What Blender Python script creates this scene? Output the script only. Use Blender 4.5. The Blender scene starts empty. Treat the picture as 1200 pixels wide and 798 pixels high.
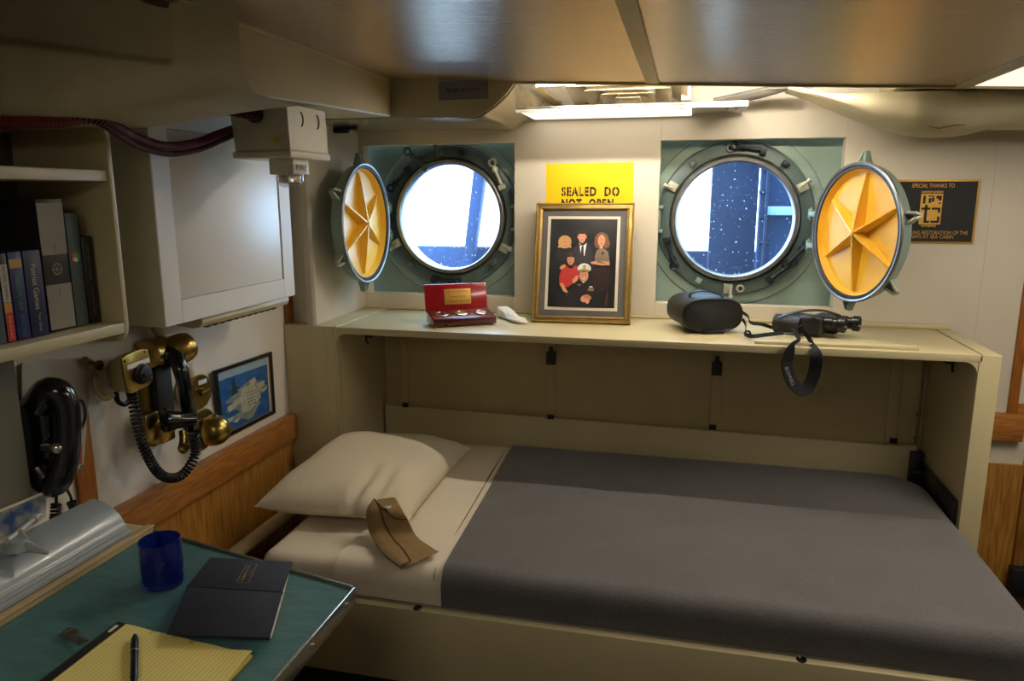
import bpy, bmesh, math, random
from mathutils import Vector, Matrix, noise
random.seed(7)
S = bpy.context.scene
COL = S.collection
V = Vector
PI = math.pi

# ------------------------------------------------------------------ camera
EYE = V((0, 0, 1.5))
F_PX = 859.13
def cam_rows():
    p, yw, rl = math.radians(11.09), math.radians(-13.386), math.radians(-0.06)
    B = Matrix(((1, 0, 0), (0, 0, -1), (0, 1, 0)))
    Yw = Matrix(((math.cos(yw), -math.sin(yw), 0), (math.sin(yw), math.cos(yw), 0), (0, 0, 1)))
    P = Matrix(((1, 0, 0), (0, math.cos(p), -math.sin(p)), (0, math.sin(p), math.cos(p))))
    Rl = Matrix(((math.cos(rl), -math.sin(rl), 0), (math.sin(rl), math.cos(rl), 0), (0, 0, 1)))
    return Rl @ P @ B @ Yw
CM = cam_rows()
cd = bpy.data.cameras.new('camera'); cam = bpy.data.objects.new('camera', cd); COL.objects.link(cam)
cd.sensor_width = 36; cd.lens = F_PX / 1200 * 36; cd.clip_start = 0.02
r3 = Matrix((CM[0], -CM[1], -CM[2])).transposed()
cam.matrix_world = Matrix.Translation(EYE) @ r3.to_4x4()
S.camera = cam

# ------------------------------------------------------------------ view, world, lights
S.view_settings.view_transform = 'Standard'; S.view_settings.look = 'None'
S.view_settings.gamma = 1; S.view_settings.use_curve_mapping = False
S.view_settings.exposure = 0.35
FLUOR_E = 1.7          # glow of the back wall fixture's band, in place of tube light on it
TUBE_E = 122.0          # bare tube just behind the ceiling edge
TROFFER_E = .8        # ceiling troffer seen at the right edge
REAR_W = 22.0           # base watts of the lights added at ceiling height
SKY_E = 9.0
w = bpy.data.worlds.new('sky'); S.world = w; w.use_nodes = True
bg = w.node_tree.nodes['Background']
bg.inputs[0].default_value = (0.46, 0.72, 1.0, 1); bg.inputs[1].default_value = SKY_E

def area(name, loc, aim, sx, sy, watts, col, portal=False):
    l = bpy.data.lights.new(name, 'AREA'); l.shape = 'RECTANGLE'; l.size = sx; l.size_y = sy
    l.energy = watts; l.color = col
    if portal: l.cycles.is_portal = True
    o = bpy.data.objects.new(name, l); COL.objects.link(o); o.location = loc
    o.rotation_euler = V(aim).to_track_quat('-Z', 'Y').to_euler()
    return o
WARM = (1.0, 0.90, 0.75)
area('window_daylight', (-0.88, 2.80, 1.424), (0, -1, 0), .42, .42, 1, (1, 1, 1), True)
area('window_daylight', (0.154, 2.80, 1.424), (0, -1, 0), .42, .42, 1, (1, 1, 1), True)
area('added_ceiling_light', (1.09, 1.70, 1.745), (0, 0, -1), .50, .6, REAR_W * .30, WARM)  # extra light added below the ceiling light to brighten desk and left wall
area('added_ceiling_light', (-0.45, -0.25, 1.76), (0, 0, -1), .5, .9, REAR_W * .21, WARM)  # added fill behind the camera, no lamp known there

# ------------------------------------------------------------------ pixel of the photograph -> point on a plane of the room
def _ray(x, y):
    return CM.transposed() @ V(((x - 600) / F_PX, (y - 399) / F_PX, 1.0))
def PX(x, y, X): d = _ray(x, y); return EYE + d * (X / d.x)
def PY(x, y, Y): d = _ray(x, y); return EYE + d * (Y / d.y)
def PZ(x, y, Z): d = _ray(x, y); return EYE + d * ((Z - 1.5) / d.z)

# ------------------------------------------------------------------ materials
def lin(c):
    return tuple((v / 12.92 if v <= .04045 else ((v + .055) / 1.055) ** 2.4) for v in [q / 255 for q in c])
MATS = {}
def pm(name, rgb, rough=.5, metal=0, var=.06, scale=12, bump=0.0, bscale=150, stretch=(1, 1, 1), rgb2=None, coat=0, spec=.5, sheen=0, fine=0):
    if name in MATS: return MATS[name]
    m = bpy.data.materials.new(name); m.use_nodes = True; nt = m.node_tree; N = nt.nodes; L = nt.links
    b = N['Principled BSDF']; b.inputs['Roughness'].default_value = rough; b.inputs['Metallic'].default_value = metal
    b.inputs['Coat Weight'].default_value = coat; b.inputs['Specular IOR Level'].default_value = spec
    if sheen: b.inputs['Sheen Weight'].default_value = sheen
    c = lin(rgb)
    tc = N.new('ShaderNodeTexCoord'); mp = N.new('ShaderNodeMapping'); mp.inputs['Scale'].default_value = stretch
    L.new(tc.outputs['Object'], mp.inputs[0])
    n = N.new('ShaderNodeTexNoise'); n.inputs['Scale'].default_value = scale; n.inputs['Detail'].default_value = 5
    L.new(mp.outputs[0], n.inputs['Vector'])
    r = N.new('ShaderNodeValToRGB'); L.new(n.outputs['Fac'], r.inputs[0])
    if rgb2: lo, hi = c, lin(rgb2)
    else: lo = tuple(x * (1 - var) for x in c); hi = tuple(min(1, x * (1 + var)) for x in c)
    r.color_ramp.elements[0].position = .35; r.color_ramp.elements[1].position = .65
    r.color_ramp.elements[0].color = lo + (1,); r.color_ramp.elements[1].color = hi + (1,)
    out = r.outputs[0]
    if fine:
        n3 = N.new('ShaderNodeTexNoise'); n3.inputs['Scale'].default_value = 420; n3.inputs['Detail'].default_value = 2
        L.new(tc.outputs['Object'], n3.inputs['Vector'])
        mx = N.new('ShaderNodeMix'); mx.data_type = 'RGBA'; mx.blend_type = 'MULTIPLY'; mx.inputs[0].default_value = fine
        rr = N.new('ShaderNodeValToRGB'); rr.color_ramp.elements[0].position = .3; rr.color_ramp.elements[1].position = .7
        rr.color_ramp.elements[0].color = (.35, .35, .35, 1); rr.color_ramp.elements[1].color = (1.5, 1.5, 1.5, 1)
        L.new(n3.outputs['Fac'], rr.inputs[0]); L.new(out, mx.inputs[6]); L.new(rr.outputs[0], mx.inputs[7]); out = mx.outputs[2]
    L.new(out, b.inputs['Base Color'])
    if bump:
        n2 = N.new('ShaderNodeTexNoise'); n2.inputs['Scale'].default_value = bscale; n2.inputs['Detail'].default_value = 3
        L.new(mp.outputs[0], n2.inputs['Vector'])
        bp = N.new('ShaderNodeBump'); bp.inputs['Strength'].default_value = bump; bp.inputs['Distance'].default_value = .002
        L.new(n2.outputs['Fac'], bp.inputs['Height']); L.new(bp.outputs[0], b.inputs['Normal'])
    MATS[name] = m; return m
def emis(name, col, e):
    m = bpy.data.materials.new(name); m.use_nodes = True; nt = m.node_tree; b = nt.nodes['Principled BSDF']
    b.inputs['Base Color'].default_value = (.8, .8, .8, 1)
    b.inputs['Emission Color'].default_value = tuple(col) + (1,); b.inputs['Emission Strength'].default_value = e
    return m
def wood(name, c1, c2, stretch, plank=None):
    m = pm(name, c1, .42, 0, scale=14, stretch=stretch, rgb2=c2, bump=.12, bscale=40, coat=.15)
    return m

BEIGE = pm('cream_enamel', (200, 186, 144), .42, var=.035, scale=6, bump=.08, bscale=60, coat=.1)
BEIGE_D = pm('cream_enamel_worn', (190, 172, 124), .5, var=.05, scale=8, bump=.08, bscale=60)
WALLM = pm('bulkhead_vinyl', (212, 203, 184), .6, var=.02, scale=4, bump=.1, bscale=220)
LWALL = pm('painted_bulkhead', (226, 219, 206), .55, var=.03, scale=5, bump=.06, bscale=120)
CABM = pm('cabinet_laminate', (226, 221, 212), .38, var=.02, scale=5)
SEA = pm('sea_green_paint', (132, 152, 140), .42, var=.08, scale=9, bump=.15, bscale=70)
SEA_D = pm('sea_green_body', (76, 94, 92), .4, var=.12, scale=14, bump=.1, bscale=90)
GREYMET = pm('grey_port_metal', (140, 138, 134), .35, .8, var=.12, scale=25)
LUGM = pm('pale_worn_lug', (176, 178, 160), .45, .3, var=.15, scale=30)
DARKDOG = pm('dark_dog', (34, 42, 48), .4, .4, var=.2, scale=30)
YELLOW = pm('deadlight_yellow', (238, 180, 44), .38, var=.05, scale=10, rgb2=(244, 194, 66), bump=.06, bscale=50)
GASKET = pm('gasket_rubber', (52, 48, 50), .5)
OAK = wood('oak_trim', (150, 92, 36), (186, 124, 58), (14, 1.2, 14))
OAK_X = wood('oak_trim_across', (150, 92, 36), (186, 124, 58), (1.2, 14, 14))
OAK_V = wood('oak_veneer', (150, 100, 36), (190, 136, 62), (9, 9, .7))
OAK_VT = wood('oak_trim_upright', (146, 84, 30), (176, 108, 44), (14, 14, 1.0))
DKWOOD = wood('dark_oak_upright', (92, 46, 20), (116, 62, 30), (14, 14, 1.0))
GREEN_TOP = pm('desk_linoleum', (78, 118, 118), .38, var=.12, scale=10, stretch=(2, 8, 1), bump=.05, bscale=60)
ALU = pm('bright_metal', (196, 192, 184), .25, .9, var=.05)
STEEL = pm('painted_steel_grey', (158, 166, 166), .34, .12, var=.04, bump=.05, bscale=300, coat=.3)
BLACK = pm('black_plastic', (17, 17, 18), .32, var=.1)
BLACK_R = pm('black_rubber', (24, 24, 26), .55, var=.15, bump=.1, bscale=300)
BAKE = pm('black_bakelite', (14, 15, 20), .18, var=.05, coat=.4)
LEATHER = pm('black_leatherette', (22, 22, 24), .5, var=.15, bump=.3, bscale=400)
BRASS = pm('polished_brass', (184, 158, 88), .28, 1, var=.12, scale=18)
BRASS_D = pm('aged_brass', (136, 114, 64), .36, 1, var=.2, scale=22)
GOLD = pm('gilt_wood', (148, 120, 62), .45, .6, var=.14, scale=40)
GOLDINK = pm('gold_ink', (206, 158, 66), .4, .3, var=.05)
BLANKET = pm('grey_wool', (94, 91, 90), .92, var=.06, scale=9, bump=.5, bscale=500, sheen=.25, fine=.55)
SHEET = pm('white_cotton', (226, 214, 192), .8, var=.02, scale=6, bump=.12, bscale=40)
PILLOWC = pm('pillowcase_cotton', (214, 202, 176), .8, var=.02, scale=5, bump=.12, bscale=40)
KHAKI = pm('khaki_gabardine', (136, 108, 64), .8, var=.08, scale=30, bump=.25, bscale=400)
KHAKI_D = pm('khaki_piping', (38, 28, 18), .8)
SILVER = pm('silver', (220, 218, 212), .2, 1)
DUCTM = pm('painted_duct_lagging', (182, 168, 128), .55, var=.05, scale=7, bump=.3, bscale=30)
TAPE = pm('insulation_canvas', (206, 194, 158), .6, var=.08, scale=8, bump=.4, bscale=25)
FLOORM = pm('floor_carpet', (28, 28, 32), .85, var=.2, scale=40, bump=.3)
DARKV = pm('dark_overhead', (60, 56, 48), .8, var=.2)
WHITE = pm('white_paint', (232, 228, 218), .5, var=.02)
PLASTIC_B = pm('beige_plastic', (214, 206, 182), .4, var=.03)
RED_C = pm('red_armored_cable', (136, 56, 54), .45, .2, var=.12, scale=40)
ROSE = pm('red_lacquer', (150, 16, 26), .22, var=.08, scale=20, coat=.6)
ROSE_D = pm('rosewood', (72, 14, 20), .2, var=.15, scale=20, coat=.6)
NAVY = pm('navy_bookcloth', (33, 33, 44), .7, var=.1, scale=30, bump=.3, bscale=500)
PAPER = pm('paper', (226, 216, 190), .8)
YPAPER = pm('yellow_paper', (238, 214, 108), .75, var=.02)
INKB = pm('ink_black', (16, 15, 14), .6)

def ceiling_mat():
    m = bpy.data.materials.new('brushed_ceiling_panel'); m.use_nodes = True; nt = m.node_tree; N = nt.nodes; L = nt.links
    b = N['Principled BSDF']; b.inputs['Base Color'].default_value = lin((196, 176, 142)) + (1,)
    b.inputs['Metallic'].default_value = .7; b.inputs['Roughness'].default_value = .27
    tc = N.new('ShaderNodeTexCoord'); mp = N.new('ShaderNodeMapping'); mp.inputs['Scale'].default_value = (5, 420, 1)
    n = N.new('ShaderNodeTexNoise'); n.inputs['Scale'].default_value = 1; n.inputs['Detail'].default_value = 3
    L.new(tc.outputs['Object'], mp.inputs[0]); L.new(mp.outputs[0], n.inputs['Vector'])
    bp = N.new('ShaderNodeBump'); bp.inputs['Strength'].default_value = .8; bp.inputs['Distance'].default_value = .0016
    L.new(n.outputs['Fac'], bp.inputs['Height']); L.new(bp.outputs[0], b.inputs['Normal'])
    return m
CEIL = ceiling_mat()
def glass_mat(name, tint=(1, 1, 1), dust=.05):
    m = bpy.data.materials.new(name); m.use_nodes = True; nt = m.node_tree; N = nt.nodes; L = nt.links
    N.remove(N['Principled BSDF']); out = N['Material Output']
    tr = N.new('ShaderNodeBsdfTransparent'); tr.inputs[0].default_value = tuple(tint) + (1,)
    gl = N.new('ShaderNodeBsdfGlossy'); gl.inputs['Roughness'].default_value = .03
    mx = N.new('ShaderNodeMixShader'); mx.inputs[0].default_value = .045; L.new(tr.outputs[0], mx.inputs[1]); L.new(gl.outputs[0], mx.inputs[2])
    last = mx
    if dust:
        df = N.new('ShaderNodeBsdfTranslucent'); df.inputs[0].default_value = (.8, .9, 1, 1)
        tc = N.new('ShaderNodeTexCoord'); n = N.new('ShaderNodeTexNoise'); n.inputs['Scale'].default_value = 110; n.inputs['Detail'].default_value = 3
        L.new(tc.outputs['Object'], n.inputs['Vector'])
        rp = N.new('ShaderNodeValToRGB'); rp.color_ramp.elements[0].position = .64; rp.color_ramp.elements[1].position = .72
        rp.color_ramp.elements[0].color = (dust, dust, dust, 1); rp.color_ramp.elements[1].color = (.5, .5, .5, 1)
        L.new(n.outputs['Fac'], rp.inputs[0])
        m2 = N.new('ShaderNodeMixShader'); L.new(rp.outputs[0], m2.inputs[0]); L.new(mx.outputs[0], m2.inputs[1]); L.new(df.outputs[0], m2.inputs[2]); last = m2
    L.new(last.outputs[0], out.inputs['Surface'])
    return m
PANE = glass_mat('dusty_port_glass', (.93, .97, 1), .012)
CLEAR = glass_mat('clear_plastic', (.92, .93, .95), 0)

# ------------------------------------------------------------------ mesh builder
class MB:
    def __init__(s): s.bm = bmesh.new(); s.mats = []
    def _slot(s, m):
        if m is None: return 0
        if m not in s.mats: s.mats.append(m)
        return s.mats.index(m)
    def add(s, t, m=None, mat=None):
        i = s._slot(mat)
        if m is not None: t.transform(m)
        for f in t.faces: f.material_index = i
        me = bpy.data.meshes.new('t'); t.to_mesh(me); t.free(); s.bm.from_mesh(me); bpy.data.meshes.remove(me)
        return s
    def box(s, x0, x1, y0, y1, z0, z1, bev=0, seg=2, mat=None, m=None):
        t = bmesh.new(); bmesh.ops.create_cube(t, size=1)
        for v in t.verts:
            v.co = V((x0 if v.co.x < 0 else x1, y0 if v.co.y < 0 else y1, z0 if v.co.z < 0 else z1))
        if bev: bmesh.ops.bevel(t, geom=t.edges[:], offset=bev, segments=seg, affect='EDGES', profile=.5)
        bmesh.ops.recalc_face_normals(t, faces=t.faces)
        return s.add(t, m, mat)
    def obox(s, c, ax, hs, bev=0, seg=2, mat=None):
        M = Matrix((V(ax[0]).normalized(), V(ax[1]).normalized(), V(ax[2]).normalized())).transposed().to_4x4(); M.translation = V(c)
        return s.box(-hs[0], hs[0], -hs[1], hs[1], -hs[2], hs[2], bev, seg, mat, M)
    def prism(s, pts, d, bev=0, seg=2, mat=None):
        """pts: 3D polygon, extruded by the vector d"""
        t = bmesh.new(); d = V(d)
        a = [t.verts.new(V(p)) for p in pts]; b = [t.verts.new(V(p) + d) for p in pts]
        t.faces.new(a); t.faces.new(b[::-1]); n = len(a)
        for i in range(n): t.faces.new((a[i], b[i], b[(i + 1) % n], a[(i + 1) % n]))
        bmesh.ops.recalc_face_normals(t, faces=t.faces)
        if bev: bmesh.ops.bevel(t, geom=t.edges[:], offset=bev, segments=seg, affect='EDGES', profile=.5)
        return s.add(t, None, mat)
    def flat(s, pts, mat=None):
        t = bmesh.new(); t.faces.new([t.verts.new(V(p)) for p in pts]); return s.add(t, None, mat)
    def lathe(s, prof, o, axis, seg=48, mat=None, a0=0, a1=2 * PI):
        t = bmesh.new(); ax = V(axis).normalized(); q = V((0, 0, 1)) if abs(ax.z) < .9 else V((1, 0, 0))
        e1 = ax.cross(q).normalized(); e2 = ax.cross(e1); o = V(o); full = abs(a1 - a0) > 6.28
        rings = []; n = seg if full else seg + 1
        for r, h in prof:
            if r < 1e-6: rings.append([t.verts.new(o + ax * h)]); continue
            rings.append([t.verts.new(o + ax * h + e1 * (r * math.cos(a0 + (a1 - a0) * k / seg)) + e2 * (r * math.sin(a0 + (a1 - a0) * k / seg))) for k in range(n)])
        for A, B in zip(rings, rings[1:]):
            for k in range(seg):
                j = (k + 1) % n
                if len(A) == 1 and len(B) == 1: continue
                if len(A) == 1: t.faces.new((A[0], B[k], B[j]))
                elif len(B) == 1: t.faces.new((A[k], B[0], A[j]))
                else: t.faces.new((A[k], B[k], B[j], A[j]))
        bmesh.ops.recalc_face_normals(t, faces=t.faces)
        return s.add(t, None, mat)
    def cyl(s, a, b, r, seg=24, mat=None, r2=None, bev=0):
        a, b = V(a), V(b); h = (b - a).length; r2 = r if r2 is None else r2
        if bev: pr = [(0, 0), (r - bev, 0), (r, bev), (r2, h - bev), (r2 - bev, h), (0, h)]
        else: pr = [(0, 0), (r, 0), (r2, h), (0, h)]
        return s.lathe(pr, a, b - a, seg, mat)
    def tube(s, pts, r, seg=10, mat=None, closed=False):
        t = bmesh.new(); P = [V(p) for p in pts]; n = len(P); rs = r if isinstance(r, (list, tuple)) else [r] * n
        tg = []
        for i in range(n):
            if closed: d = P[(i + 1) % n] - P[i - 1]
            else: d = P[min(i + 1, n - 1)] - P[max(i - 1, 0)]
            tg.append(d.normalized())
        q = V((0, 0, 1)) if abs(tg[0].z) < .9 else V((1, 0, 0)); e = tg[0].cross(q).normalized(); rings = []
        for i in range(n):
            e = (e - tg[i] * e.dot(tg[i])).normalized(); f = tg[i].cross(e)
            rings.append([t.verts.new(P[i] + e * (rs[i] * math.cos(2 * PI * k / seg)) + f * (rs[i] * math.sin(2 * PI * k / seg))) for k in range(seg)])
        prs = list(zip(rings, rings[1:])) + ([(rings[-1], rings[0])] if closed else [])
        for A, B in prs:
            for k in range(seg): t.faces.new((A[k], A[(k + 1) % seg], B[(k + 1) % seg], B[k]))
        if not closed: t.faces.new(rings[0]); t.faces.new(rings[-1])
        bmesh.ops.recalc_face_normals(t, faces=t.faces)
        return s.add(t, None, mat)
    def grid(s, fn, nu, nv, mat=None, thick=0, closeu=False):
        t = bmesh.new(); n = nu if closeu else nu + 1
        g = [[t.verts.new(V(fn(i / nu, j / nv))) for j in range(nv + 1)] for i in range(n)]
        for i in range(nu):
            for j in range(nv): t.faces.new((g[i][j], g[(i + 1) % n][j], g[(i + 1) % n][j + 1], g[i][j + 1]))
        if thick:
            bmesh.ops.recalc_face_normals(t, faces=t.faces)
            bmesh.ops.solidify(t, geom=t.faces[:], thickness=thick)
        bmesh.ops.recalc_face_normals(t, faces=t.faces)
        return s.add(t, None, mat)
    def ribbon(s, pts, wv, th, mat=None):
        """band along pts; wv is the full-width vector at each point"""
        P = [V(p) for p in pts]; n = len(P); t = bmesh.new(); rings = []
        for i in range(n):
            tg = (P[min(i + 1, n - 1)] - P[max(i - 1, 0)]).normalized(); ww = V(wv[i]); ww = ww - tg * ww.dot(tg)
            nn = tg.cross(ww).normalized() * th / 2; h = ww / 2
            rings.append([t.verts.new(P[i] + a) for a in (h + nn, -h + nn, -h - nn, h - nn)])
        for A, B in zip(rings, rings[1:]):
            for k in range(4): t.faces.new((A[k], A[(k + 1) % 4], B[(k + 1) % 4], B[k]))
        t.faces.new(rings[0]); t.faces.new(rings[-1]); bmesh.ops.recalc_face_normals(t, faces=t.faces)
        return s.add(t, None, mat)
    def ball(s, c, r, mat=None, sc=(1, 1, 1), seg=20):
        t = bmesh.new(); bmesh.ops.create_uvsphere(t, u_segments=seg, v_segments=max(8, seg // 2), radius=r)
        M = Matrix.Translation(V(c)) @ Matrix.Diagonal(V(sc)).to_4x4()
        return s.add(t, M, mat)
    def text(s, txt, o, right, up, w, h, mat=None, ext=.0003, align='c', bold=0.0, shear=0, space=1.0):
        cu = bpy.data.curves.new('t', 'FONT'); cu.body = txt; cu.size = 1; cu.offset = bold; cu.shear = shear; cu.space_character = space; cu.resolution_u = 3
        ob = bpy.data.objects.new('t', cu); COL.objects.link(ob)
        dg = bpy.context.evaluated_depsgraph_get(); me = bpy.data.meshes.new_from_object(ob.evaluated_get(dg))
        bpy.data.objects.remove(ob); bpy.data.curves.remove(cu)
        if not me.vertices: return s
        xs = [v.co.x for v in me.vertices]; ys = [v.co.y for v in me.vertices]
        x0, x1, y0, y1 = min(xs), max(xs), min(ys), max(ys)
        sx = w / (x1 - x0); sy = h / (y1 - y0); R = V(right).normalized(); U = V(up).normalized(); Nn = R.cross(U)
        cx = (x0 + x1) / 2 if align == 'c' else x0
        i = s._slot(mat); t = bmesh.new(); t.from_mesh(me)
        for v in t.verts: v.co = V(o) + R * ((v.co.x - cx) * sx) + U * ((v.co.y - (y0 + y1) / 2) * sy) + Nn * ext
        for f in t.faces: f.material_index = i
        t.to_mesh(me); t.free(); s.bm.from_mesh(me); bpy.data.meshes.remove(me)
        return s
    def build(s, name, mat=None, parent=None, smooth=35):
        mats = s.mats if s.mats else [mat]
        if mat is not None and s.mats and mat not in s.mats: pass
        me = bpy.data.meshes.new(name)
        bm = s.bm
        xs = [v.co for v in bm.verts]
        lo = V((min(c.x for c in xs), min(c.y for c in xs), min(c.z for c in xs))); hi = V((max(c.x for c in xs), max(c.y for c in xs), max(c.z for c in xs)))
        base = V(((lo.x + hi.x) / 2, (lo.y + hi.y) / 2, lo.z))
        for v in bm.verts: v.co -= base
        bm.to_mesh(me); bm.free()
        for mm in mats: me.materials.append(mm)
        if smooth:
            me.polygons.foreach_set('use_smooth', [True] * len(me.polygons)); me.set_sharp_from_angle(angle=math.radians(smooth))
        o = bpy.data.objects.new(name, me); COL.objects.link(o)
        if parent is not None:
            o.parent = parent; o.location = base - world_loc(parent)
        else: o.location = base
        return o
def world_loc(o):
    l = o.location.copy()
    while o.parent: o = o.parent; l += o.location
    return l
def tag(o, label, cat, group=None):
    o['label'] = label; o['category'] = cat
    if group: o['group'] = group
    return o
def thing(name, label, cat, loc, group=None):
    o = bpy.data.objects.new(name, None); COL.objects.link(o); o.location = V(loc); o.empty_display_size = .05
    return tag(o, label, cat, group)
def struct(o): o['kind'] = 'structure'; return o
def nz(p, k=1, seed=0): return noise.noise(V(p) * k + V((seed * 7.3, seed * 3.1, seed * 1.7)))
def smoothstep(a, b, x):
    t = max(0, min(1, (x - a) / (b - a))); return t * t * (3 - 2 * t)
def catmull(pts, n=8):
    P = [V(p) for p in pts]; out = []
    for i in range(len(P) - 1):
        p0 = P[max(i - 1, 0)]; p1 = P[i]; p2 = P[i + 1]; p3 = P[min(i + 2, len(P) - 1)]
        for k in range(n):
            t = k / n
            out.append(.5 * ((2 * p1) + (p2 - p0) * t + (2 * p0 - 5 * p1 + 4 * p2 - p3) * t * t + (3 * p1 - p0 - 3 * p2 + p3) * t ** 3))
    out.append(P[-1]); return out

# ------------------------------------------------------------------ the setting
WX = -1.331; D = 2.65; RX = 2.6; BY = -1.6; TOP = 2.2
struct(MB().box(WX - .1, RX + .1, BY - .1, D + .1, -.1, 0).build('floor', FLOORM))
ceil = struct(MB().box(WX - .1, RX + .1, BY - .1, D + .12, TOP, TOP + .1).build('ceiling', DARKV))
def cz(x): return 1.5 + .3098 - .0438 * x       # the panelled ceiling falls a little to the right
CE = 2.2                                       # its edge short of the outer bulkhead
def slab(mb, x0, x1, y0, y1, t, dz=0, mat=None):
    mb.prism([(x0, y0, cz(x0) + dz), (x1, y0, cz(x1) + dz), (x1, y1, cz(x1) + dz), (x0, y1, cz(x0) + dz)], (0, 0, t), mat=mat)
    return mb
for a, b in ((-.90, -.134), (-.096, .656)):
    slab(MB(), a, b, BY, CE, .02).build('ceiling_panel', CEIL, ceil)
slab(MB(), -.133, -.097, BY, CE, .012, -.003).build('panel_strip', BEIGE_D, ceil)
slab(MB(), -.927, -.901, BY, CE, .03, -.006).build('edge_strip', BEIGE_D, ceil)
slab(MB(), .657, .687, BY, CE, .03, -.006).build('edge_strip', BEIGE_D, ceil)
mb = MB(); slab(mb, -.927, 2.59, CE, CE + .012, .03, -.006); mb.build('edge_strip', BEIGE_D, ceil)
slab(MB(), 1.29, 2.59, BY, CE, .02).build('ceiling_panel', CEIL, ceil)
slab(MB(), .687, 1.29, BY, .6, .02).build('ceiling_panel', CEIL, ceil)

# outer bulkhead with two openings
O1 = (-1.207, -.621, 1.132, 1.690); O2 = (-.104, .487, 1.127, 1.689)
wb = MB(); y0, y1, bv = D, D + .05, .0012
for a, b in ((WX - .1, O1[0]), (O1[1], O2[0]), (O2[1], .93), (.93, RX + .1)): wb.box(a, b, y0, y1, 0, TOP, bv, 1)
for o in (O1, O2):
    wb.box(o[0], o[1], y0, y1, 0, o[2], bv, 1); wb.box(o[0], o[1], y0, y1, o[3], TOP, bv, 1)
struct(wb.build('wall_back', WALLM))
struct(MB().box(WX - .1, WX, BY, D, 0, TOP).build('wall_left', LWALL))
struct(MB().box(RX, RX + .1, BY, D, 0, TOP).build('wall_right', LWALL))
struct(MB().box(WX - .1, RX + .1, BY - .1, BY, 0, TOP).build('wall_front', LWALL))

# wainscot and its caps, upright trims
RZ0, RZ1 = .672, .762
t1 = struct(MB().box(WX, WX + .012, .2, 2.218, 0, RZ0 + .01).build('trim_1', OAK_V))
MB().box(WX, WX + .034, .9, 2.218, RZ0, RZ1, .006).build('cap_rail', OAK, t1)
t2 = struct(MB().box(.858, 1.12, D - .012, D, 0, RZ0 - .05).build('trim_2', OAK_V))
ca = PY(1163, 482, D); cb = PY(1163, 513, D)
MB().box(.858, 1.098, D - .035, D, cb.z, ca.z, .006).build('cap_rail', OAK_X, t2)
MB().box(.955, .967, D - .016, D - .011, .05, cb.z - .004, .001).build('panel_moulding', OAK_VT, t2)
t3 = struct(MB().box(1.05, 1.078, D - .012, D, ca.z, 1.78, .002).build('trim_3', OAK_VT))
MB().box(1.078, 1.95, D - .012, D, ca.z - .002, ca.z + .034, .002).build('sill_piece', OAK_X, t3)
d1 = struct(MB().box(1.12, 1.95, D - .03, D, 0, ca.z - .01, .002).build('door_1', pm('door_veneer', (128, 84, 30), .45, scale=14, stretch=(9, 9, .7), rgb2=(160, 112, 46))))
pb = PY(1180, 680, D - .05)
tag(MB().box(1.105, 1.19, D - .07, D - .03, pb.z - .05, pb.z + .05, .004).build('door_stop', BLACK_R), 'small dark block on the wood panelling right of the bed', 'door stop')
q = PX(338, 362, WX)
struct(MB().box(WX, WX + .012, q.y - .03, q.y + .035, 1.072, TOP - .3, .002).build('trim_4', OAK_VT))
struct(MB().box(-1.331, -1.297, D - .012, D, 1.072, 1.74, .002).build('trim_5', DKWOOD))
q = PX(96, 560, WX)
struct(MB().box(WX, WX + .01, 1.300, 1.352, RZ1 - .01, 1.02, .002).build('trim_6', OAK_VT))
# pillar / partition at the back-left corner, standing on the bunk top
pl = MB()
pl.box(-1.331, -1.248, 2.27, D, 1.0735, 1.90, .001)
pl.prism([(-1.248, 2.235, 1.0735), (-1.222, 2.225, 1.0735), (-1.212, 2.232, 1.0735), (-1.225, D, 1.0735), (-1.248, D, 1.0735)], (0, 0, .80), .0008)
struct(pl.build('trim_7', WALLM))

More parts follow.
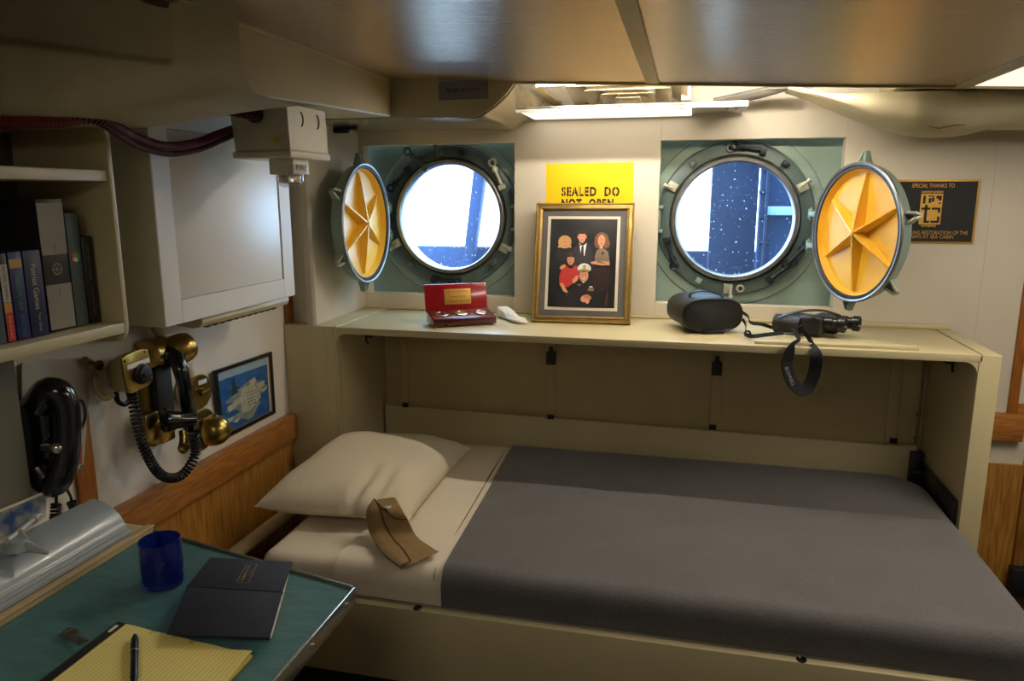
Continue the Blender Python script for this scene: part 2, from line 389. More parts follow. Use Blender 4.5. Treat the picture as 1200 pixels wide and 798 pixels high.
# ------------------------------------------------------------------ porthole windows
def rect_hole(mb, c, r, x0, x1, z0, z1, y, mat, n=64):
    t = bmesh.new(); A = []; B = []
    for k in range(n):
        a = 2 * PI * (k + .5) / n; ca_, sa = math.cos(a), math.sin(a)
        tx = ((x1 - c.x) if ca_ > 0 else (x0 - c.x)) / ca_ if abs(ca_) > 1e-6 else 9
        tz = ((z1 - c.z) if sa > 0 else (z0 - c.z)) / sa if abs(sa) > 1e-6 else 9
        tt = min(tx, tz)
        A.append(t.verts.new((c.x + r * ca_, y, c.z + r * sa))); B.append(t.verts.new((c.x + tt * ca_, y, c.z + tt * sa)))
    for k in range(n): t.faces.new((A[k], B[k], B[(k + 1) % n], A[(k + 1) % n]))
    mb.add(t, None, mat)
HP = 2.715
def dog(root, c, ang, kind, mat, tilt=0):
    """clamp bolt on the port ring"""
    rad = V((math.cos(ang), 0, math.sin(ang))); tan = V((-math.sin(ang), 0, math.cos(ang))); n = V((0, -1, 0))
    p = V((c.x, HP, c.z)) + rad * .242 + n * .02
    ax = (tan * math.cos(tilt) + rad * math.sin(tilt)).normalized(); mb = MB()
    if kind == 'rod':
        sd = ax.cross(n)
        mb.obox(p - ax * .042 + n * .008, (ax, sd, n), (.010, .014, .014), .003)
        mb.cyl(p - ax * .045 + n * .012, p + ax * .042 + n * .012, .007, 12)
        mb.cyl(p + ax * .020 + n * .012, p + ax * .034 + n * .012, .0125, 8)
        mb.tube([p + ax * .054 + n * .012 + ax * (.013 * math.cos(k)) + sd * (.013 * math.sin(k)) for k in [i * PI / 6 for i in range(12)]], .0048, 8, closed=True)
    elif kind == 'block':
        mb.obox(p + n * .008, (ax, ax.cross(n), n), (.011, .010, .012), .003)
        mb.cyl(p + n * .018, p + n * .028, .006, 10)
    elif kind == 'ring':
        sd = ax.cross(n)
        mb.tube([p + n * .01 + ax * (.011 * math.cos(k)) + sd * (.011 * math.sin(k)) for k in [i * PI / 8 for i in range(16)]], .0035, 8, closed=True)
    elif kind == 'lug':
        mb.obox(p + n * .006, (rad, tan, n), (.017, .015, .012), .003)
        mb.cyl(p - rad * .004 + n * .016 + tan * .004, p + rad * .030 + tan * .012 + n * .020, .0055, 10)
        mb.cyl(p + rad * .020 + tan * .009 + n * .0185, p + rad * .030 + tan * .012 + n * .020, .009, 8)
    mb.build('clamp_bolt' if kind == 'rod' else 'clamp_lug', mat, root)
def porthole(n, c, box, dogs, hinge_ang):
    root = bpy.data.objects.new('window_%d' % n, None); COL.objects.link(root); root.location = (c.x, HP, box[2]); struct(root)
    mb = MB(); rect_hole(mb, c, .215, box[0] - .06, box[1] + .06, box[2] - .07, box[3] + .06, HP, None); mb.build('hull_plate', SEA, root)
    ax = (0, -1, 0); o = (c.x, HP, c.z)
    MB().lathe([(.300, 0), (.300, .004), (.296, .006), (.268, .006), (.264, .003)], o, ax, 72).build('weld_ring', SEA, root)
    MB().lathe([(.302, .0002), (.3015, .0012), (.299, .0042), (.2985, .0042)], o, ax, 72).build('ring_groove', GASKET, root)
    MB().lathe([(.266, 0), (.262, .016), (.256, .020), (.222, .022), (.217, .016), (.215, 0)], o, ax, 72).build('port_frame', SEA_D, root)
    MB().lathe([(.217, .010), (.213, .034), (.209, .038), (.199, .038), (.195, .032), (.194, -.004), (.198, -.02), (.200, -.05), (.216, -.05), (.216, .01)], o, ax, 96).build('port_rim', GREYMET, root)
    MB().lathe([(0, -.012), (.1945, -.012)], o, ax, 72).build('pane', PANE, root)
    for a, k, m, tl in dogs: dog(root, c, math.radians(a), k, m, math.radians(tl))
    # hinge bracket
    a = math.radians(hinge_ang); rad = V((math.cos(a), 0, math.sin(a))); p = V(o) + rad * .262 + V((0, -.022, 0)); mb = MB()
    mb.box(p.x - .012, p.x + .012, p.y - .012, p.y + .02, p.z - .045, p.z + .045, .004)
    mb.cyl(p + V((rad.x * .012, -.012, -.055)), p + V((rad.x * .012, -.012, .055)), .007, 12)
    for s in (-1, 1): mb.box(p.x - .02, p.x + .02, p.y - .022, p.y + .01, p.z + s * .042 - .006, p.z + s * .042 + .006, .002)
    mb.build('hinge_bracket', SEA, root)
    return root
PL = V((-.882, 0, 1.424)); PR = V((.154, 0, 1.422))
porthole(1, PL, O1, [(143, 'rod', DARKDOG, 10), (98, 'lug', SEA_D, 0), (78, 'block', DARKDOG, 0), (38, 'rod', LUGM, 15), (-28, 'lug', LUGM, 0), (-44, 'block', SEA_D, 0), (-96, 'rod', DARKDOG, 0), (205, 'lug', LUGM, 0), (228, 'block', SEA_D, 20), (120, 'rod', SEA_D, 70)], 0)
porthole(2, PR, O2, [(128, 'block', SEA_D, 0), (80, 'rod', DARKDOG, 0), (96, 'ring', GREYMET, 0), (50, 'block', DARKDOG, 0), (27, 'lug', LUGM, 0), (-48, 'rod', DARKDOG, 0), (-30, 'rod', DARKDOG, 10), (-92, 'lug', LUGM, 0), (-82, 'ring', LUGM, 0), (-117, 'block', SEA, 0), (208, 'rod', DARKDOG, 10), (152, 'lug', LUGM, 0)], 180)

def deadlight(c, u, label, lugs, hinge_sign):
    """round hinged cover: u = horizontal direction hinge -> free edge, seen face points towards the room"""
    u = V(u).normalized(); z = V((0, 0, 1)); n = u.cross(z)
    if n.dot(EYE - c) < 0: n = -n
    root = thing('deadlight_cover', label, 'porthole cover', c - z * .21, 'hinged porthole covers')
    MB().lathe([(0, -.052), (.15, -.050), (.185, -.044), (.200, -.030), (.209, -.004), (.211, .003)], c, n, 72).build('cover_body', SEA, root)
    MB().lathe([(.211, .002), (.211, .008), (.207, .010), (.202, .008), (.201, .002)], c, n, 72).build('rim_edge', GREYMET, root)
    MB().lathe([(.202, .003), (.200, .0065), (.192, .0065), (.190, .001)], c, n, 72).build('gasket', GASKET, root)
    MB().lathe([(.1905, .002), (.187, -.006), (.182, -.020), (.12, -.023), (0, -.024)], c, n, 72).build('dished_face', YELLOW, root)
    for k in range(6):
        a = math.radians(90 + 60 * k - 3); d = u * math.cos(a) + z * math.sin(a); t = n.cross(d); mb = MB(); tb = bmesh.new()
        sec = []
        for r, h, w1, w0 in ((.004, .012, .003, .0105), (.06, .006, .0025, .0095), (.12, -.003, .0025, .008), (.178, -.013, .0025, .007)):
            b0 = -.025 if r < .15 else -.021
            sec.append([tb.verts.new(c + d * r + t * s * ww + n * hh) for s, ww, hh in ((-1, w0, b0), (-1, w1, h), (1, w1, h), (1, w0, b0))])
        for A, B in zip(sec, sec[1:]):
            for j in range(3): tb.faces.new((A[j], A[j + 1], B[j + 1], B[j]))
        tb.faces.new(sec[0]); tb.faces.new(sec[-1]); bmesh.ops.recalc_face_normals(tb, faces=tb.faces); mb.add(tb)
        mb.build('rib', YELLOW, root)
    MB().lathe([(.013, -.02), (.011, .013), (.007, .016), (0, .0165)], c, n, 20).build('hub', YELLOW, root)
    for la in lugs:
        a = math.radians(la); d = u * math.cos(a) + z * math.sin(a); t = n.cross(d); mb = MB()
        for s in (-1, 1):
            mb.prism([c + d * r + t * (s * w_) + n * h for r, w_, h in ((.195, .020, -.006), (.215, .018, -.004), (.243, .011, -.012), (.243, .006, -.030), (.200, .014, -.036))], t * (-s * .008), .0015)
        mb.prism([c + d * r + t * w_ - n * .024 for r, w_ in ((.19, -.018), (.212, -.012), (.212, .012), (.19, .018))], n * -.012, .002)
        mb.build('fork_lug', LUGM if la < 60 and la > -60 else SEA, root)
    for s in (-1, 1):
        hp = c - u * .236 + z * (s * .052) - n * .004; mb = MB()
        mb.obox(hp + u * .014, (u, n, z), (.022, .011, .009), .003)
        mb.cyl(hp - u * .006 - z * .016, hp - u * .006 + z * .016, .009, 14)
        mb.cyl(hp - u * .006 - z * .022, hp - u * .006 + z * .022, .004, 10)
        mb.build('hinge_lug', SEA, root)
    return root, n
dl, _ = deadlight(PY(428.5, 262, 2.44), (.02, -1, 0), 'round porthole cover with yellow ribbed inside, swung open left of the left window', (92, 28, -32, -92), 1)
dr, nr = deadlight(PY(1002, 273, 2.43), (.414, -.909, 0), 'round porthole cover with yellow ribbed inside, swung open beside the black plaque', (92, 14, -42, -96), 1)

# outdoors beyond the ports
OUT = pm('weathered_deck_steel', (4, 38, 84), .7, var=.15, scale=6)
OUT_D = pm('dark_deck_steel', (3, 26, 64), .7, var=.2, scale=8)
def outp(px, py, y=3.7): return PY(px, py, y)
struct(MB().box(-4, 4, D + .16, 6, -.1, 0).build('floor', OUT_D))
def foot(a, b): t_ = (0.0 - a.z) / (b.z - a.z); return a + (b - a) * t_
sa, sb_, sc_, se_ = outp(557, 180, 3.62), outp(571, 180, 3.62), outp(555, 300, 3.62), outp(543, 300, 3.62)
mb = MB(); mb.prism([sa, sb_, foot(sb_, sc_), foot(sa, se_)], (0, .06, 0), .004)
tag(mb.build('stanchion', OUT), 'slanted blue-grey steel post outside the left porthole', 'post')
a = outp(440, 288); b = outp(640, 330)
tag(MB().box(a.x, b.x, 3.72, 3.80, 0, a.z, .005).build('bulwark', OUT), 'low steel bulwark across the bottom of the left porthole view', 'bulwark')
a = outp(836, 150, 3.5); b = outp(881, 350, 3.5)
tag(MB().box(a.x + .005, b.x, 3.5, 3.6, 0, a.z + .3, .005).build('deck_post', OUT_D), 'broad dark steel post outside the right porthole', 'post')
a = outp(760, 294, 3.7); b = outp(1000, 350, 3.7)
tag(MB().box(a.x, b.x, 3.72, 3.80, 0, a.z, .005).build('bulwark', OUT_D), 'low steel bulwark across the bottom of the right porthole view', 'bulwark')
a = outp(896, 150, 3.3); b = outp(1020, 350, 3.3); mb = MB()
mb.box(a.x, b.x, 3.3, 3.36, 0, a.z + .3, .004)
hs = thing('deck_hatch', 'blue steel hatch with latch bars outside the right porthole', 'hatch', (a.x, 3.3, 0))
mb.build('hatch_plate', OUT, hs)
for k in range(5):
    qz = outp(893, 195 + 30 * k, 3.29); MB().cyl((qz.x - .012, 3.29, qz.z), (qz.x + .03, 3.29, qz.z), .008, 8).build('bolt', OUT_D, hs)
qz = outp(905, 247, 3.28); MB().box(qz.x - .03, qz.x + .12, 3.27, 3.30, qz.z - .018, qz.z + .018, .004).build('latch_bar', pm('pale_deck_steel', (150, 190, 220), .6), hs)
MB().box(qz.x - .03, qz.x - .02, 3.26, 3.30, max(.05, qz.z - 1), qz.z + .5, .003).build('hinge_rod', OUT_D, hs)

# ------------------------------------------------------------------ bunk enclosure
SZ = 1.072
be = thing('bunk_enclosure', 'cream steel bunk surround with a shelf top under the portholes', 'bunk surround', (-.24, 2.43, 0))
mb = MB(); mb.box(-1.135, .806, 2.215, 2.645, 1.049, SZ, .003)
for x, s in ((-1.135, 1), (.795, -1)):      # rounded inner corners
    pts = [(x, 2.216, 1.05), (x + s * .035, 2.216, 1.05)] + [(x + s * (.035 - .035 * math.sin(k * PI / 12)), 2.216, 1.015 + .035 * math.cos(k * PI / 12)) for k in range(1, 7)]
    mb.prism(pts, (0, .02, 0))
mb.build('shelf_top', BEIGE, be)
q0 = PZ(884, 403, SZ); q1 = PZ(1078, 412, SZ)
MB().box(q0.x, q1.x, 2.235, 2.275, SZ, SZ + .009, .001).build('shelf_batten', BEIGE, be)
MB().box(.35, .852, 2.622, 2.648, SZ, SZ + .014, .003).build('back_lip', BEIGE, be)
MB().box(-1.30, .34, 2.630, 2.648, SZ, SZ + .008, .003).build('back_lip', BEIGE, be)
mb = MB(); mb.box(WX + .001, -1.136, 2.22, 2.648, 0, SZ + .001, .003); mb.box(-1.141, -1.131, 2.216, 2.645, SZ - .01, SZ + .004, .002)
mb.box(-1.176, -1.1735, 2.2185, 2.222, .5, SZ, .0005); mb.box(-1.141, -1.134, 2.214, 2.24, .3, SZ, .002)
mb.build('end_panel', BEIGE, be)
MB().box(.796, .852, 2.215, 2.648, 0, SZ, .003).build('end_panel', BEIGE, be)
MB().box(-1.135, .795, 2.62, 2.645, .2, 1.049).build('back_panel', BEIGE_D, be)
for x in (-1.06, -.474, .122, .70): MB().box(x - .018, x + .018, 2.615, 2.62, .3, 1.049, .001).build('seam_batten', BEIGE_D, be)
mb = MB(); mb.prism([(-1.13, 2.585, .42), (.772, 2.585, .42), (.775, 2.585, .683), (.71, 2.585, .676), (-1.128, 2.585, .700)], (0, .014, 0), .001)
bb = mb.build('back_board', BEIGE, be)
for px, py in ((475, 474), (645, 488), (835, 500), (1047, 516)):
    p = PY(px, py, 2.584); MB().box(p.x - .012, p.x + .012, 2.580, 2.586, p.z - .010, p.z + .008, .001).build('notch_clip', BLACK, bb)
for px, py in ((646, 416), (840, 428)):
    p = PY(px, py, 2.60); mb = MB(); mb.box(p.x - .017, p.x + .017, 2.585, 2.615, p.z - .035, p.z + .012, .004); mb.box(p.x - .008, p.x + .008, 2.583, 2.59, p.z + .0, p.z + .035, .003, mat=None)
    mb.build('latch', BLACK, be)
for px, py in ((433, 399), (1112, 430)):
    p = PY(px, py, 2.4); mb = MB(); mb.box(p.x - .014, p.x + .014, 2.39, 2.42, 1.005, 1.048, .003); mb.cyl((p.x, 2.388, 1.02), (p.x, 2.375, 1.02), .008, 12); mb.tube([(p.x, 2.38, 1.02), (p.x, 2.37, 1.0), (p.x + .004, 2.38, .985)], .004, 8)
    mb.build('hook', DARKDOG, be)
MB().box(.781, .7955, 2.235, 2.56, .50, .635, .002).build('kick_strip', pm('dark_strip', (38, 30, 34), .3, .3), be)
mb = MB(); mb.box(.755, .795, 2.56, 2.60, .52, .665, .003); mb.cyl((.76, 2.55, .60), (.79, 2.55, .60), .012, 12); mb.build('corner_bracket', pm('bracket_steel', (70, 68, 72), .4, .6), be)
mb = MB(); mb.tube([(.775, 2.60, .99), (.775, 2.60, .67)], .004, 8); mb.cyl((.775, 2.60, .70), (.775, 2.60, .71), .008, 10); mb.cyl((.775, 2.60, .78), (.775, 2.60, .79), .008, 10); mb.build('lift_rod', pm('rod_steel', (130, 120, 100), .4, .6), be)

# ------------------------------------------------------------------ bed
bf = thing('bed_frame', 'cream steel bed frame holding the grey blanketed mattress', 'bed frame', (-.2, 2.0, 0))
MB().box(-1.245, .835, 1.555, 1.577, .288, .493, .003).build('front_rail', BEIGE, bf)
MB().prism([(.813, 1.578, .40), (.835, 1.578, .40), (.7945, 2.212, .40), (.780, 2.575, .40), (.771, 2.575, .40), (.7735, 2.212, .40)], (0, 0, .093), .002).build('side_rail', BEIGE, bf)
MB().cyl((-1.245, 1.578, .478), (-1.245, 2.214, .478), .022, 20).build('side_rail', BEIGE, bf)
MB().box(-1.12, .768, 1.58, 2.58, .40, .44).build('bed_base', BEIGE_D, bf)
MB().box(-1.12, .76, 1.78, 2.58, 0, .40).build('plinth', pm('plinth_dark', (50, 46, 38), .7), bf)
for px, py in ((490, 712), (940, 776)):
    p = PZ(px, py, .493); MB().lathe([(0, .001), (.006, .001), (.0095, .0035), (.011, .0015), (.011, 0)], (p.x, 1.566, .493), (0, 0, 1), 16).build('bolt', BLACK, bf)

MT = .572
CR = .13                                       # radius of the foot-end corner
MY0, MY1, MX0, MX1 = 1.60, 2.545, -1.075, .768
def corner(p):
    """round the mattress outline at its far right corner"""
    xc, yc = MX1 - CR, MY1 - CR; dx, dy = p.x - xc, p.y - yc
    if dx > 0 and dy > 0:
        k = max(dx, dy) / math.hypot(dx, dy); p.x = xc + dx * k; p.y = yc + dy * k
    return p
# mattress with fitted sheet
mb = MB(); t = bmesh.new(); bmesh.ops.create_cube(t, size=1)
for v in t.verts: v.co = V((MX0 if v.co.x < 0 else MX1, MY0 if v.co.y < 0 else MY1, .442 if v.co.z < 0 else MT))
bmesh.ops.bevel(t, geom=[e for e in t.edges], offset=.032, segments=6, affect='EDGES', profile=.5)
bmesh.ops.subdivide_edges(t, edges=[e for e in t.edges if e.calc_length() > .3], cuts=24, use_grid_fill=True)
for v in t.verts:
    k = smoothstep(.45, .57, v.co.z); v.co.z += .003 * nz(v.co, 6, 1) * k
    if v.co.x < -.8: v.co.z += .003 * math.sin(v.co.x * 60 + 3 * nz(v.co, 4, 2)) * k
    v.co.y += .003 * nz(v.co, 9, 3)
    corner(v.co)
mb.add(t)
tag(mb.build('mattress', SHEET, None, 60), 'mattress in a white fitted sheet, bare at its head end under the pillow', 'mattress')

def edge_arc(s_, r):
    """arc length past the start of a rounded edge -> (outward, drop)"""
    if s_ <= 0: return s_, 0
    if s_ < r * PI / 2: return r * math.sin(s_ / r), r - r * math.cos(s_ / r)
    return r, r + s_ - r * PI / 2
def drape(x0, x1, off, zlow, nu, nv, name, mat, wr, label, cat, right_drop=False, th=.004, r=.034):
    top = MT + off; ys, ye = MY0 - off + r, MY1 + off - r; drop = r * PI / 2 + top - r - zlow; backd = r * PI / 2 + .02
    xe = MX1 + off - r; xl = (xe + r * PI / 2 + .03) if right_drop else x1
    def fn(u, v):
        b = -drop + (drop + (ye - ys) + backd) * v
        if b < 0: o_, dz_ = edge_arc(-b, r); y = ys - o_
        elif b > ye - ys: o_, dz_ = edge_arc(b - (ye - ys), r); y = ye + o_
        else: y, dz_ = ys + b, 0
        xa = x0(y, top - dz_); a = xa + (xl - xa) * u; dx_ = 0; x = a
        if right_drop and a > xe: o_, dx_ = edge_arc(a - xe, r); x = xe + o_
        z = max(zlow - .012 * (1 if right_drop and dx_ > .02 else 0), top - dz_ - dx_)
        p = V((x, y, z)); fz = wr * nz((x, y, z), 3.0, 5) + wr * .5 * nz((x, y, z), 9, 6)
        if dz_ < .02: p.z += fz + wr * .8
        else: p.y -= (fz + wr * .8) * (1 if b < 0 else -1)
        return corner(p)
    mb = MB(); mb.grid(fn, nu, nv, None, -th)
    return tag(mb.build(name, mat, None, 70), label, cat)
def bl_edge(y, z):
    # blanket's head-side edge, straight across the bed from the back to the front rail
    t = (y - 1.60) / (2.56 - 1.60)
    return -.558 + (-.600 + .558) * t
def sh_edge(y, z):
    t = (y - 1.60) / (2.56 - 1.60)
    return -.842 + .01 * math.sin(z * 30) + .035 * t + (.045 if False else 0)
sheet = drape(sh_edge, -.50, .006, .496, 40, 80, 'top_sheet', SHEET, .0045, 'white top sheet folded down between pillow and grey blanket', 'sheet')
blk = drape(bl_edge, .768, .014, .497, 90, 90, 'blanket', BLANKET, .0035, 'charcoal grey wool blanket spread over the bed', 'blanket', right_drop=True)
# hem stitching on the sheet
mb = MB(); pts = []
for k in range(70):
    r_ = .034; top = MT + .0125; b_ = -(r_ * PI / 2 + top - r_ - .50) + k / 69 * (.9 + r_ * PI / 2 + top - r_ - .50)
    if b_ < 0: o_, d_ = edge_arc(-b_, r_); y = MY0 - .011 + r_ - o_; z = top - d_
    else: y, z = MY0 - .011 + r_ + b_, top
    pts.append((bl_edge(y, z) - .022, y, z + .0015))
mb.tube(pts, .0012, 5); mb.build('hem_stitch', pm('hem_thread', (90, 78, 60), .8), sheet)

# pillow
c0 = PZ(297, 594, .640); c1 = PZ(478, 612, .610); c2 = PZ(553, 525, .600); c3 = V((-1.112, 2.195, .690))
def pillow_fn(side):
    def fn(u, v):
        a, b = 2 * u - 1, 2 * v - 1
        pu = u - .035 * a * (1 - b * b) * .9 * 0 ; pv = v
        base = c0.lerp(c1, u).lerp(c3.lerp(c2, u), v)
        # edges bow in slightly between the corners
        mid = (c0 + c1 + c2 + c3) / 4
        inw = .045 * ((a ** 4) * (1 - b * b) + (b ** 4) * (1 - a * a))
        base = base.lerp(mid, inw)
        prof = max(0, (1 - a ** 4)) ** .55 * max(0, (1 - b ** 4)) ** .55
        h = (.080 if side > 0 else -(base.z - MT - .014)) * prof
        w_ = .0
        if side > 0:
            e = (1 - prof)
            w_ = .007 * nz(base, 7, 8) * prof + .010 * nz((base.x * 1.6, base.y * .5, 0), 20, 9) * prof * smoothstep(.1, .8, e + .15)
            # tucks near the front edge
            w_ -= .012 * math.exp(-((u - .60 - .05 * math.sin(v * 9)) / .045) ** 2) * math.exp(-((v - .16) / .14) ** 2)
            w_ -= .009 * math.exp(-((u - .78 + .10 * v) / .035) ** 2) * math.exp(-((v - .18) / .12) ** 2)
            w_ += .006 * math.exp(-((u - .68) / .04) ** 2) * math.exp(-((v - .15) / .15) ** 2)
        z = base.z + h + w_
        return V((base.x, base.y, max(z, MT + .010 + .008 * prof * 0)))
    return fn
mb = MB(); mb.grid(pillow_fn(1), 70, 70); mb.grid(pillow_fn(-1), 70, 70)
bmesh.ops.remove_doubles(mb.bm, verts=mb.bm.verts, dist=.0004); bmesh.ops.recalc_face_normals(mb.bm, faces=mb.bm.faces)
pw = tag(mb.build('pillow', PILLOWC, None, 80), 'plump cream pillow at the head of the bed', 'pillow')

# garrison cap
def capz(px, py):
    k = max(0, min(1, (py - 592) / 45)); return .668 - .070 * smoothstep(0, 1, k)
def cp(px, py, o=0): p = PZ(px, py, capz(px, py)); return p + V((0, -.2, 1)).normalized() * o
left = [(438, 589), (430, 603), (433, 626), (449, 651), (470, 669)]
right = [(463, 585), (477, 609), (488, 630), (502, 641), (515, 649)]
def poly_at(P, t):
    t *= len(P) - 1; i = min(int(t), len(P) - 2); f = t - i; return V((P[i][0], P[i][1], 0)).lerp(V((P[i + 1][0], P[i + 1][1], 0)), f)
gc = thing('garrison_cap', 'folded khaki garrison cap with a silver pin, resting on pillow edge and sheet', 'cap', PZ(470, 640, .59))
def capfn(side):
    def fn(u, v):
        a = poly_at(catmull([(x, y, 0) for x, y in left], 6), v); b = poly_at(catmull([(x, y, 0) for x, y in right], 6), v); q = a.lerp(b, u)
        bul = .4 * math.sin(PI * u) ** .6 * math.sin(PI * min(1, v * .97 + .03)) ** .4
        return cp(q.x, q.y, .006 + side * .012 * bul + .0015 * nz((u * 3, v * 5, 0), 2, 4))
    return fn
mb = MB(); mb.grid(capfn(1), 20, 28); mb.grid(capfn(-.4), 20, 28); bmesh.ops.remove_doubles(mb.bm, verts=mb.bm.verts, dist=.0003); bmesh.ops.recalc_face_normals(mb.bm, faces=mb.bm.faces)
mb.build('cap_body', KHAKI, gc, 60)
fl_edge = [(440, 591), (447, 604), (452, 621), (462, 638), (473, 650), (482, 664)]
def flapfn(u, v):
    a = poly_at(catmull([(x, y, 0) for x, y in left], 6), .03 + v * .95); b = poly_at(catmull([(x, y, 0) for x, y in fl_edge], 6), v)
    q = a.lerp(b, u); e = smoothstep(0, .3, u)
    return cp(q.x, q.y, .012 + .005 * e)
mb = MB(); mb.grid(flapfn, 8, 28, None, .003); mb.build('curtain_flap', KHAKI, gc, 60)
mb = MB(); mb.tube([cp(x, y, .0175) for x, y in [(p.x, p.y) for p in catmull([(x, y, 0) for x, y in fl_edge], 6)]], .0016, 6); mb.build('piping', KHAKI_D, gc)
fe2 = [(440, 591), (452, 602), (464, 612), (478, 613)]
mb = MB(); mb.tube([cp(p.x, p.y, .0125) for p in catmull([(x, y, 0) for x, y in fe2], 6)], .0013, 6); mb.build('piping', KHAKI_D, gc)
p = cp(455, 601, .016); mb = MB()
for k in range(4):
    a = k * PI / 2 + .5; mb.ball(p + V((math.cos(a) * .006, math.sin(a) * .005, .001)), .004, seg=10)
mb.ball(p, .004, seg=10); mb.build('silver_pin', SILVER, gc)

# ------------------------------------------------------------------ things on the shelf
# medal box
def mp3(px, py, z): return PZ(px, py, z)
A = PZ(508, 383, SZ + .006); B = PZ(582, 378.5, SZ + .006)
rgt = (B - A); bw = rgt.length; rgt.normalize(); fwd = V((-rgt.y, rgt.x, 0)); up = V((0, 0, 1))
mbx = thing('medal_box', 'open red lacquered box with a brass plate, showing three silver medals', 'presentation box', (A + B) / 2 - up * .006)
bh, bd = .022, .098; RISE = .016; ft_ = (fwd * bd + up * RISE).normalized(); nt_ = rgt.cross(ft_)
def MBP(u, d, z): return A + rgt * u + fwd * d + up * z
def obx(mb, u0, u1, d0, d1, z0, z1, bev=.001, mat=None):
    return mb.obox(MBP((u0 + u1) / 2, (d0 + d1) / 2, (z0 + z1) / 2), (rgt, fwd, up), ((u1 - u0) / 2, (d1 - d0) / 2, (z1 - z0) / 2), bev, 2, mat)
MB().prism([MBP(0, 0, 0), MBP(0, bd, 0), MBP(0, bd, bh + RISE), MBP(0, 0, bh)], rgt * bw, .0015).build('box_base', ROSE_D, mbx)
def TR(u, d, h): return MBP(u, 0, bh) + ft_ * d + nt_ * h
MB().obox(TR(bw / 2, bd * .5, .0008), (rgt, ft_, nt_), (bw / 2 - .005, bd * .46, .0008), .0004).build('tray', pm('tray_velvet', (120, 46, 44), .35, coat=.3), mbx)
lu = (up * .98 + fwd * .2).normalized(); ln = rgt.cross(lu)
lo_ = MBP(0, bd + .004, bh + RISE - .004); lh = .094
mb = MB(); mb.obox(lo_ + rgt * bw / 2 + lu * lh / 2 - ln * .006, (rgt, lu, ln), (bw / 2 + .001, lh / 2, .006), .002); mb.build('lid', ROSE, mbx)
pc = lo_ + rgt * bw * .52 + lu * lh * .52
mb = MB(); mb.obox(pc + ln * .0015, (rgt, lu, ln), (bw * .215, lh * .285, .0015), .0005, mat=GOLDINK)
pk = pm('engraving', (70, 52, 22), .6)
mb.text('CAPTAIN LARRY ERNST', pc + ln * .003 + lu * .017, rgt, lu, bw * .36, .0062, pk); mb.text('Greatest Sailing', pc + ln * .003, rgt, lu, bw * .25, .0075, pk, shear=.2); mb.text('COMMANDING OFFICER 1990', pc + ln * .003 - lu * .017, rgt, lu, bw * .36, .0055, pk)
mb.build('brass_plate', GOLDINK, mbx)
for k in (0, 1):
    for d in (.008, bd - .008):
        MB().ball(MBP(.012 + k * (bw - .024), d, -.002), .004, seg=10).build('foot', BRASS, mbx)
for k, uu in enumerate((.19, .5, .815)):
    o = TR(bw * uu, bd * .47, .0018)
    mb = MB(); mb.lathe([(0, .003), (.018, .003), (.020, .0045), (.0225, .004), (.023, 0), (0, 0)], o, nt_, 32, mat=SILVER); mb.lathe([(.0228, 0), (.0255, .002), (.0262, 0)], o, nt_, 32, mat=BRASS_D)
    tag(mb.build('medal', SILVER), ('silver medal at the left end of the red box', 'silver medal in the middle of the red box', 'silver medal at the right end of the red box')[k], 'medal', 'medals in the red box')
# white cloth
cA, cB = PZ(586, 371, SZ), PZ(616, 380.5, SZ); cax = (cB - cA); clen = cax.length; cax.normalize(); csd = V((-cax.y, cax.x, 0))
def clothfn(u, v):
    a = 2 * PI * v; r_ = (.026 - .012 * u) * (1 + .18 * nz((u * 2, math.cos(a), math.sin(a)), 2.2, 3)) * (min(1, .35 + u * 6) if u < .12 else (1 if u < .9 else 1 - (u - .9) * 6))
    h = r_ * (1.05 - .55 * u) * math.sin(a) + r_ * .8 * (1 - .35 * u)
    return cA + cax * (clen * u) + csd * (r_ * 1.15 * math.cos(a) + .006 * math.sin(u * 7)) + V((0, 0, max(.0012, h + .004 * math.sin(3 * a + u * 5) * u)))
mb = MB(); mb.grid(clothfn, 28, 24); bmesh.ops.remove_doubles(mb.bm, verts=mb.bm.verts, dist=.0004)
tag(mb.build('cloth', pm('white_cloth', (236, 230, 216), .85, bump=.2, bscale=120), None, 70), 'small crumpled white cloth on the shelf between red box and picture frame', 'cloth')

# framed family photograph
TLf, TRf = PY(629, 238, 2.615), PY(744, 238, 2.607); BLf, BRf = PZ(622.5, 377.5, SZ + .001), PZ(738.5, 381, SZ + .001)
fn_ = (TRf - BLf).cross(TLf - BRf).normalized()
if fn_.y > 0: fn_ = -fn_
def QF(u, v, w_=0):   # u right, v down
    return TLf.lerp(TRf, u).lerp(BLf.lerp(BRf, u), v) + fn_ * w_
pf = thing('picture_frame', 'gilt framed group portrait of five people leaning between the portholes', 'picture frame', (BLf + BRf) / 2)
FU = .070; FV = .058
mb = MB()
for (u0, v0, u1, v1) in ((0, 0, 1, FV), (0, 1 - FV, 1, 1), (0, 0, FU, 1), (1 - FU, 0, 1, 1)):
    pts = [QF(u0, v0), QF(u1, v0), QF(u1, v1), QF(u0, v1)]; mb.prism([p + fn_ * -.006 for p in pts], fn_ * .010, .002)
mb2 = mb
for (u0, v0, u1, v1, n_) in ((.012, .012, .988, .012, 70), (.012, .988, .988, .988, 70), (.012, .012, .012, .988, 84), (.988, .012, .988, .988, 84)):
    for k in range(n_):
        t_ = k / (n_ - 1); p = QF(u0 + (u1 - u0) * t_, v0 + (v1 - v0) * t_, .005); mb.ball(p, .0030, seg=6)
for (u0, v0, u1, v1) in ((.05, .045, .95, .045), (.05, .955, .95, .955), (.05, .045, .05, .955), (.95, .045, .95, .955)):
    mb.tube([QF(u0, v0, .003), QF(u1, v1, .003)], .004, 8)
mb.build('frame', GOLD, pf)
